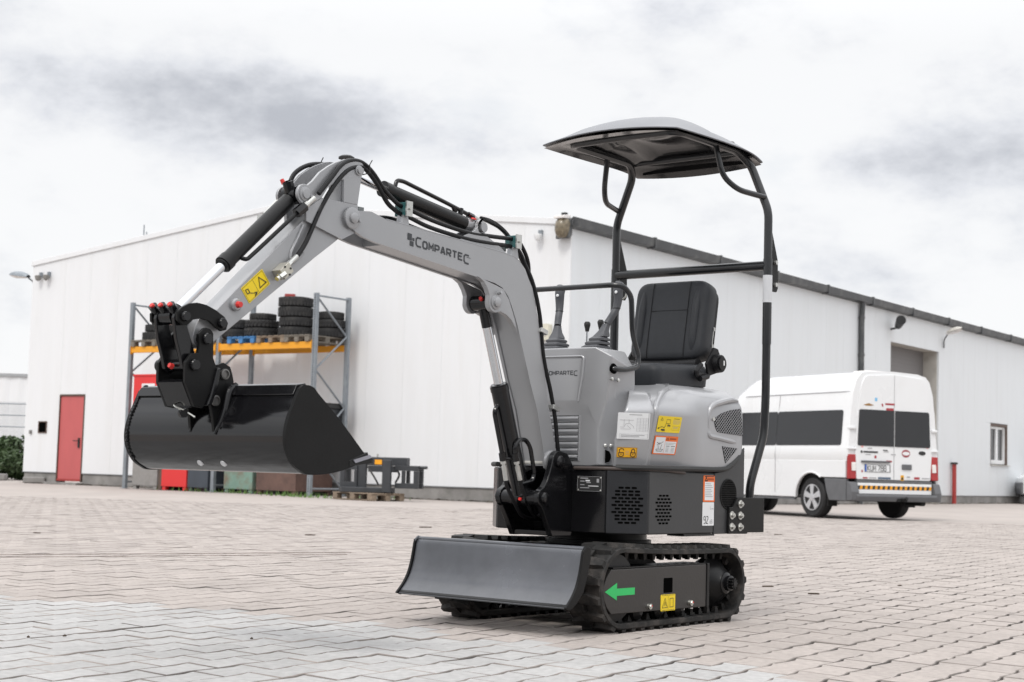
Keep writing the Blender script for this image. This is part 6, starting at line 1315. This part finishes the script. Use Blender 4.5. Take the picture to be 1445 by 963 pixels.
# --- bucket cylinder
A, B2 = Vector((1.913, 0, 1.600)), Vector((2.442, 0, 1.116)); D = (B2 - A).normalized(); up_ = Vector((D.z, 0, -D.x)); up_ = up_ if up_.z > 0 else -up_
bc = MB().cyl(A + D * .035, A + D * .405, .0285, n=26).cyl(A + D * .395, A + D * .425, .0315, n=26).cyl(A + D * .425, A + D * .431, .027, n=26).build('bucket_cylinder', sblack, ex)
MB().cyl(A - Vector((0, .034, 0)), A + Vector((0, .034, 0)), .034, n=20).cyl(A + Vector((.015, .0, .0)), A + Vector((.032, 0, .045)), .020, n=18).build('cylinder_eye', gblack, bc)
MB().cyl(A + Vector((.0325, 0, .046)), A + Vector((.0328, 0, .0466)), .015, n=18).build('eye_bore', hole, bc)
MB().cyl(A + D * .42, B2 - D * .035, .0175, n=22).build('rod', chrome, bc)
MB().cyl(B2 - D * .045, B2, .020, n=16).cyl(B2 - Vector((0, .028, 0)), B2 + Vector((0, .028, 0)), .028, n=18).build('rod_end', gblack, bc)
cap_red(A + Vector((.034, -.017, .038)), (.4, -.3, .9), .009, .018, bc)
MB().tube([A + D * .36 - up_ * .02 + Vector((0, .02, 0)), A + D * .35 - up_ * .035 + Vector((0, .03, 0)), A + D * .28 - up_ * .036 + Vector((0, .034, 0)), A + D * .06 - up_ * .030 + Vector((0, .060, 0))], .0075, 10, rad=.02).build('steel_pipe', sblack, bc)
p = A + D * .06 - up_ * .030 + Vector((0, .060, 0)); q_ = Vector((1.862, .070, 1.602)); d_ = (q_ - p).normalized()
MB().cyl(p - d_ * .02, p + d_ * .026, .019, n=6).build('hex_nut', gblack, bc); MB().cyl(p + d_ * .026, p + d_ * .044, .012, n=10).cyl(p + d_ * .044, p + d_ * .08, .0105, n=14).build('hose_fitting', zincp, bc)
MB().tube([A + D * .05 + Vector((0, -.05, 0)) - up_ * .02, A + D * .02 + Vector((0, -.058, 0)), (1.905, -.062, 1.60)], .012, 8).box(A + D * .13 + Vector((0, -.05, -.01)), (.03, .03, .03)).cyl(A + D * .12 + Vector((0, -.05, 0)), A + D * .03 + Vector((0, -.055, 0)), .011, n=10).build('far_fitting', zincp, bc)
# --- linkage: curved side links, guide link, quick hitch
for s in (1, -1):
    outer = circ(2.442, 1.115, .032, 8, 60, 250)
    arcu = [(2.448, 1.143), (2.42, 1.153), (2.385, 1.156), (2.345, 1.154), (2.310, 1.144), (2.29, 1.137)]
    lk = [(2.470, 1.100), (2.472, 1.125), (2.455, 1.142)] + [(2.425, 1.158), (2.39, 1.164), (2.35, 1.160), (2.31, 1.147), (2.272, 1.128), (2.255, 1.108), (2.262, 1.084), (2.285, 1.078), (2.312, 1.092), (2.34, 1.108), (2.375, 1.112), (2.405, 1.106), (2.425, 1.088), (2.448, 1.084)]
    l_ = MB().prism(lk, 'y', s * .060, s * .072).build('side_link', mblack, ex, 25, bevel=.002)
    for x, z, r_ in ((2.442, 1.114, .017), (2.286, 1.106, .017)): MB().lathe([(r_, -.002), (r_, .010), (r_ * .85, .014), (.001, .014)], (x, s * .072, z), (0, s, 0), 18).build('pin_head', gblack, l_)
    g_ = [(2.470, 1.108), (2.462, 1.135), (2.435, 1.138), (2.418, 1.118), (2.412, 1.08), (2.385, 1.02), (2.372, .985), (2.376, .945), (2.40, .928), (2.424, .945), (2.436, .985), (2.456, 1.04)]
    MB().prism(g_, 'y', s * .038, s * .054).build('guide_link', gblack, ex, 25, bevel=.003)
    hq = [(2.384, 1.060)] + circ(2.350, 1.050, .034, 8, 60, 150)[1:] + [(2.318, 1.03), (2.316, .985), (2.300, .955), (2.305, .92), (2.325, .87), (2.352, .818), (2.388, .822), (2.430, .90), (2.432, .965), (2.410, .995), (2.382, .998), (2.378, 1.03)]
    h_ = MB().prism(hq, 'y', s * .062, s * .076).build('hitch_plate', mblack, ex, 25, bevel=.002)
    for x, z, r_ in ((2.350, 1.048, .019), (2.398, .958, .019)): MB().lathe([(r_, -.002), (r_, .010), (r_ * .85, .014), (.001, .014)], (x, s * .076, z), (0, s, 0), 18).build('pin_head', gblack, h_)
MB().cyl((2.442, -.06, 1.114), (2.442, .06, 1.114), .021, n=16).cyl((2.398, -.076, .958), (2.398, .076, .958), .020, n=16).cyl((2.350, -.076, 1.048), (2.350, .076, 1.048), .018, n=16).cyl((2.286, -.06, 1.106), (2.286, .06, 1.106), .016, n=16).build('link_pins', gblack, ex)
MB().cyl((2.398, -.10, .958), (2.398, -.076, .958), .022, n=16).build('pin_end', gblack, ex)
MB().prism([(2.432, .90), (2.39, .824), (2.35, .818), (2.36, .835), (2.38, .845), (2.415, .91)], 'y', -.061, .061).build('hitch_floor', gblack, ex, 0)
MB().prism([(2.304, .955), (2.33, .86), (2.345, .825), (2.322, .830), (2.296, .90), (2.29, .955)], 'y', -.061, .088).build('hitch_rib', gblack, ex, 20, bevel=.006)
cap_red((2.425, .0, .952), (1, 0, .3), .010, .014)
for y in (-.055, -.012, .035):
    MB().cyl((2.452, y, 1.128), (2.478, y + .005, 1.150), .015, .016, 14).build('link_bushing', gblack, ex); cap_red((2.474, y + .005, 1.1465), (1, .1, .6), .0095, .012)
# --- ditching bucket
shell = [(2.205, .902), (2.228, .893), (2.243, .868), (2.258, .834), (2.278, .790), (2.289, .737), (2.281, .689), (2.252, .645), (2.215, .622), (2.180, .612), (2.084, .618), (1.986, .641), (1.915, .672)]
P = [ (p.x, p.y) for p in catmull([Vector((x, z, 0)) for x, z in shell], 4)]
inner_ = []
for i, (x, z) in enumerate(P):
    a = Vector(P[max(0, i - 1)]); c = Vector(P[min(len(P) - 1, i + 1)]); t = (c - a).normalized(); inner_.append((x + t.y * .010, z - t.x * .010))
ctr = Vector((2.12, .76))
inner_ = [(x + (ctr.x - x) * .0 + 0, z) for x, z in inner_]
chk = Vector(inner_[len(P) // 2]); sgn = 1 if (chk - ctr).length < (Vector(P[len(P) // 2]) - ctr).length else -1
inner_ = []
for i, (x, z) in enumerate(P):
    a = Vector(P[max(0, i - 1)]); c = Vector(P[min(len(P) - 1, i + 1)]); t = (c - a).normalized(); inner_.append((x + sgn * t.y * .010, z - sgn * t.x * .010))
bk = MB().prism(P + inner_[::-1], 'y', -.396, .396).build('bucket', mat('gloss black bucket paint', (.006, .006, .007), .13, 0, .2, 5, rvar=.04, bump=.02, bscale=12, spec=.5), ex, 25)
MB().prism([(2.196, .906), (2.2365, .899), (2.2525, .866), (2.2465, .864), (2.20, .880)], 'y', -.395, .395).build('top_lip', gblack, bk, 0, bevel=.003)
for s in (1, -1):
    q = [(2.195, .899), (2.222, .898), (2.240, .884)] + [(x + (x - ctr.x) * .018, z + (z - ctr.y) * .018) for x, z in P[6:-2]] + [(1.918, .676), (2.047, .791), (2.155, .876), (2.172, .892)]
    MB().prism(q, 'y', s * .3965, s * .410).build('end_plate', mblack, bk, 0, bevel=.003)
b = MB()
rr0 = random.Random(3)
for k in range(26):
    x, z = P[2 + k]; b.lathe([(.001, -.007), (.007, -.004), (.009, 0), (.007, .004), (.001, .007)], (x + rr0.gauss(0, .001), -.3945, z + rr0.gauss(0, .001)), (0, 1, 0), 6)
b.build('weld_bead', gblack, bk)
MB().tube([(2.203, -.395, .882), (2.203, .395, .882)], .020, 16).build('top_tube', gblack, bk)
MB().prism([(1.905, .668), (1.915, .690), (2.000, .660), (2.0, .640), (1.88, .655)], 'y', -.409, .412).prism([(1.885, .664), (1.905, .682), (1.92, .672), (1.90, .655)], 'y', -.412, .4125).build('cutting_edge', zinc if False else sblack, bk, 0, bevel=.002)
MB().prism([(1.895, .672), (1.908, .681), (1.985, .662), (1.975, .652)], 'y', .4126, .416).build('bright_edge', mat('worn steel edge', (.30, .30, .34), .35, .6), bk, 0)
for y in (-.052, .066): MB().lathe([(.001, .0012), (.0085, .001), (.0115, .0025), (.013, -.003)], (2.2455, y, .6385), (.76, 0, -.65), 16).build('drain_hole_disc', mat('painted drain hole light', (.62, .62, .63), .4, .5), bk)  # drain holes as pale discs; the brightness seen through them is painted on
for s in (1, -1):
    q = [(2.290, .965), (2.262, .975), (2.232, .962), (2.222, .94), (2.212, .905), (2.190, .872), (2.240, .868), (2.262, .80), (2.290, .742), (2.298, .79), (2.312, .835), (2.322, .86), (2.318, .89), (2.300, .915)]
    e_ = MB().prism(q, 'y', s * .052, s * .066).build('bucket_ear', mblack, bk, 20, bevel=.002)
    for x, z in ((2.260, .936), (2.296, .846)): MB().lathe([(.018, -.002), (.018, .010), (.013, .011), (.013, .006), (.001, .006)], (x, s * .066, z), (0, s, 0), 18).build('pin_end', mat('dull pin steel', (.16, .155, .15), .45, .7, .1, 30) if s > 0 else sblack, e_)
MB().cyl((2.260, -.052, .936), (2.260, .052, .936), .018, n=14).cyl((2.296, -.052, .846), (2.296, .052, .846), .018, n=14).build('bucket_pins', sblack, bk)
MB().prism([(2.215, .872), (2.245, .885), (2.292, .75), (2.27, .78)], 'y', .082, .098).build('bucket_rib', gblack, bk, 0, bevel=.004)
MB().tube([(2.222, .088, .90), (2.250, .088, .878), (2.272, .09, .80), (2.292, .07, .735)], [.012, .013, .010, .004], 10, sm=4).tube([(2.222, -.075, .89), (2.250, -.075, .868), (2.272, -.07, .80), (2.290, -.058, .742)], [.010, .011, .010, .004], 10, sm=4).build('weld_rib', gblack, bk)
cl = MB().tube([(2.385, -.02, .835), (2.405, -.005, .824), (2.395, .015, .815), (2.375, .02, .808)], .0035, 6, sm=4).tube([(2.39, .0, .815), (2.37, .03, .800), (2.365, .055, .788)], .003, 6, sm=4).build('linch_pin', zinc, ex)
MB().cyl((2.372, -.005, .80), (2.385, .022, .80), .016, n=6).build('hitch_nut', sblack, ex)
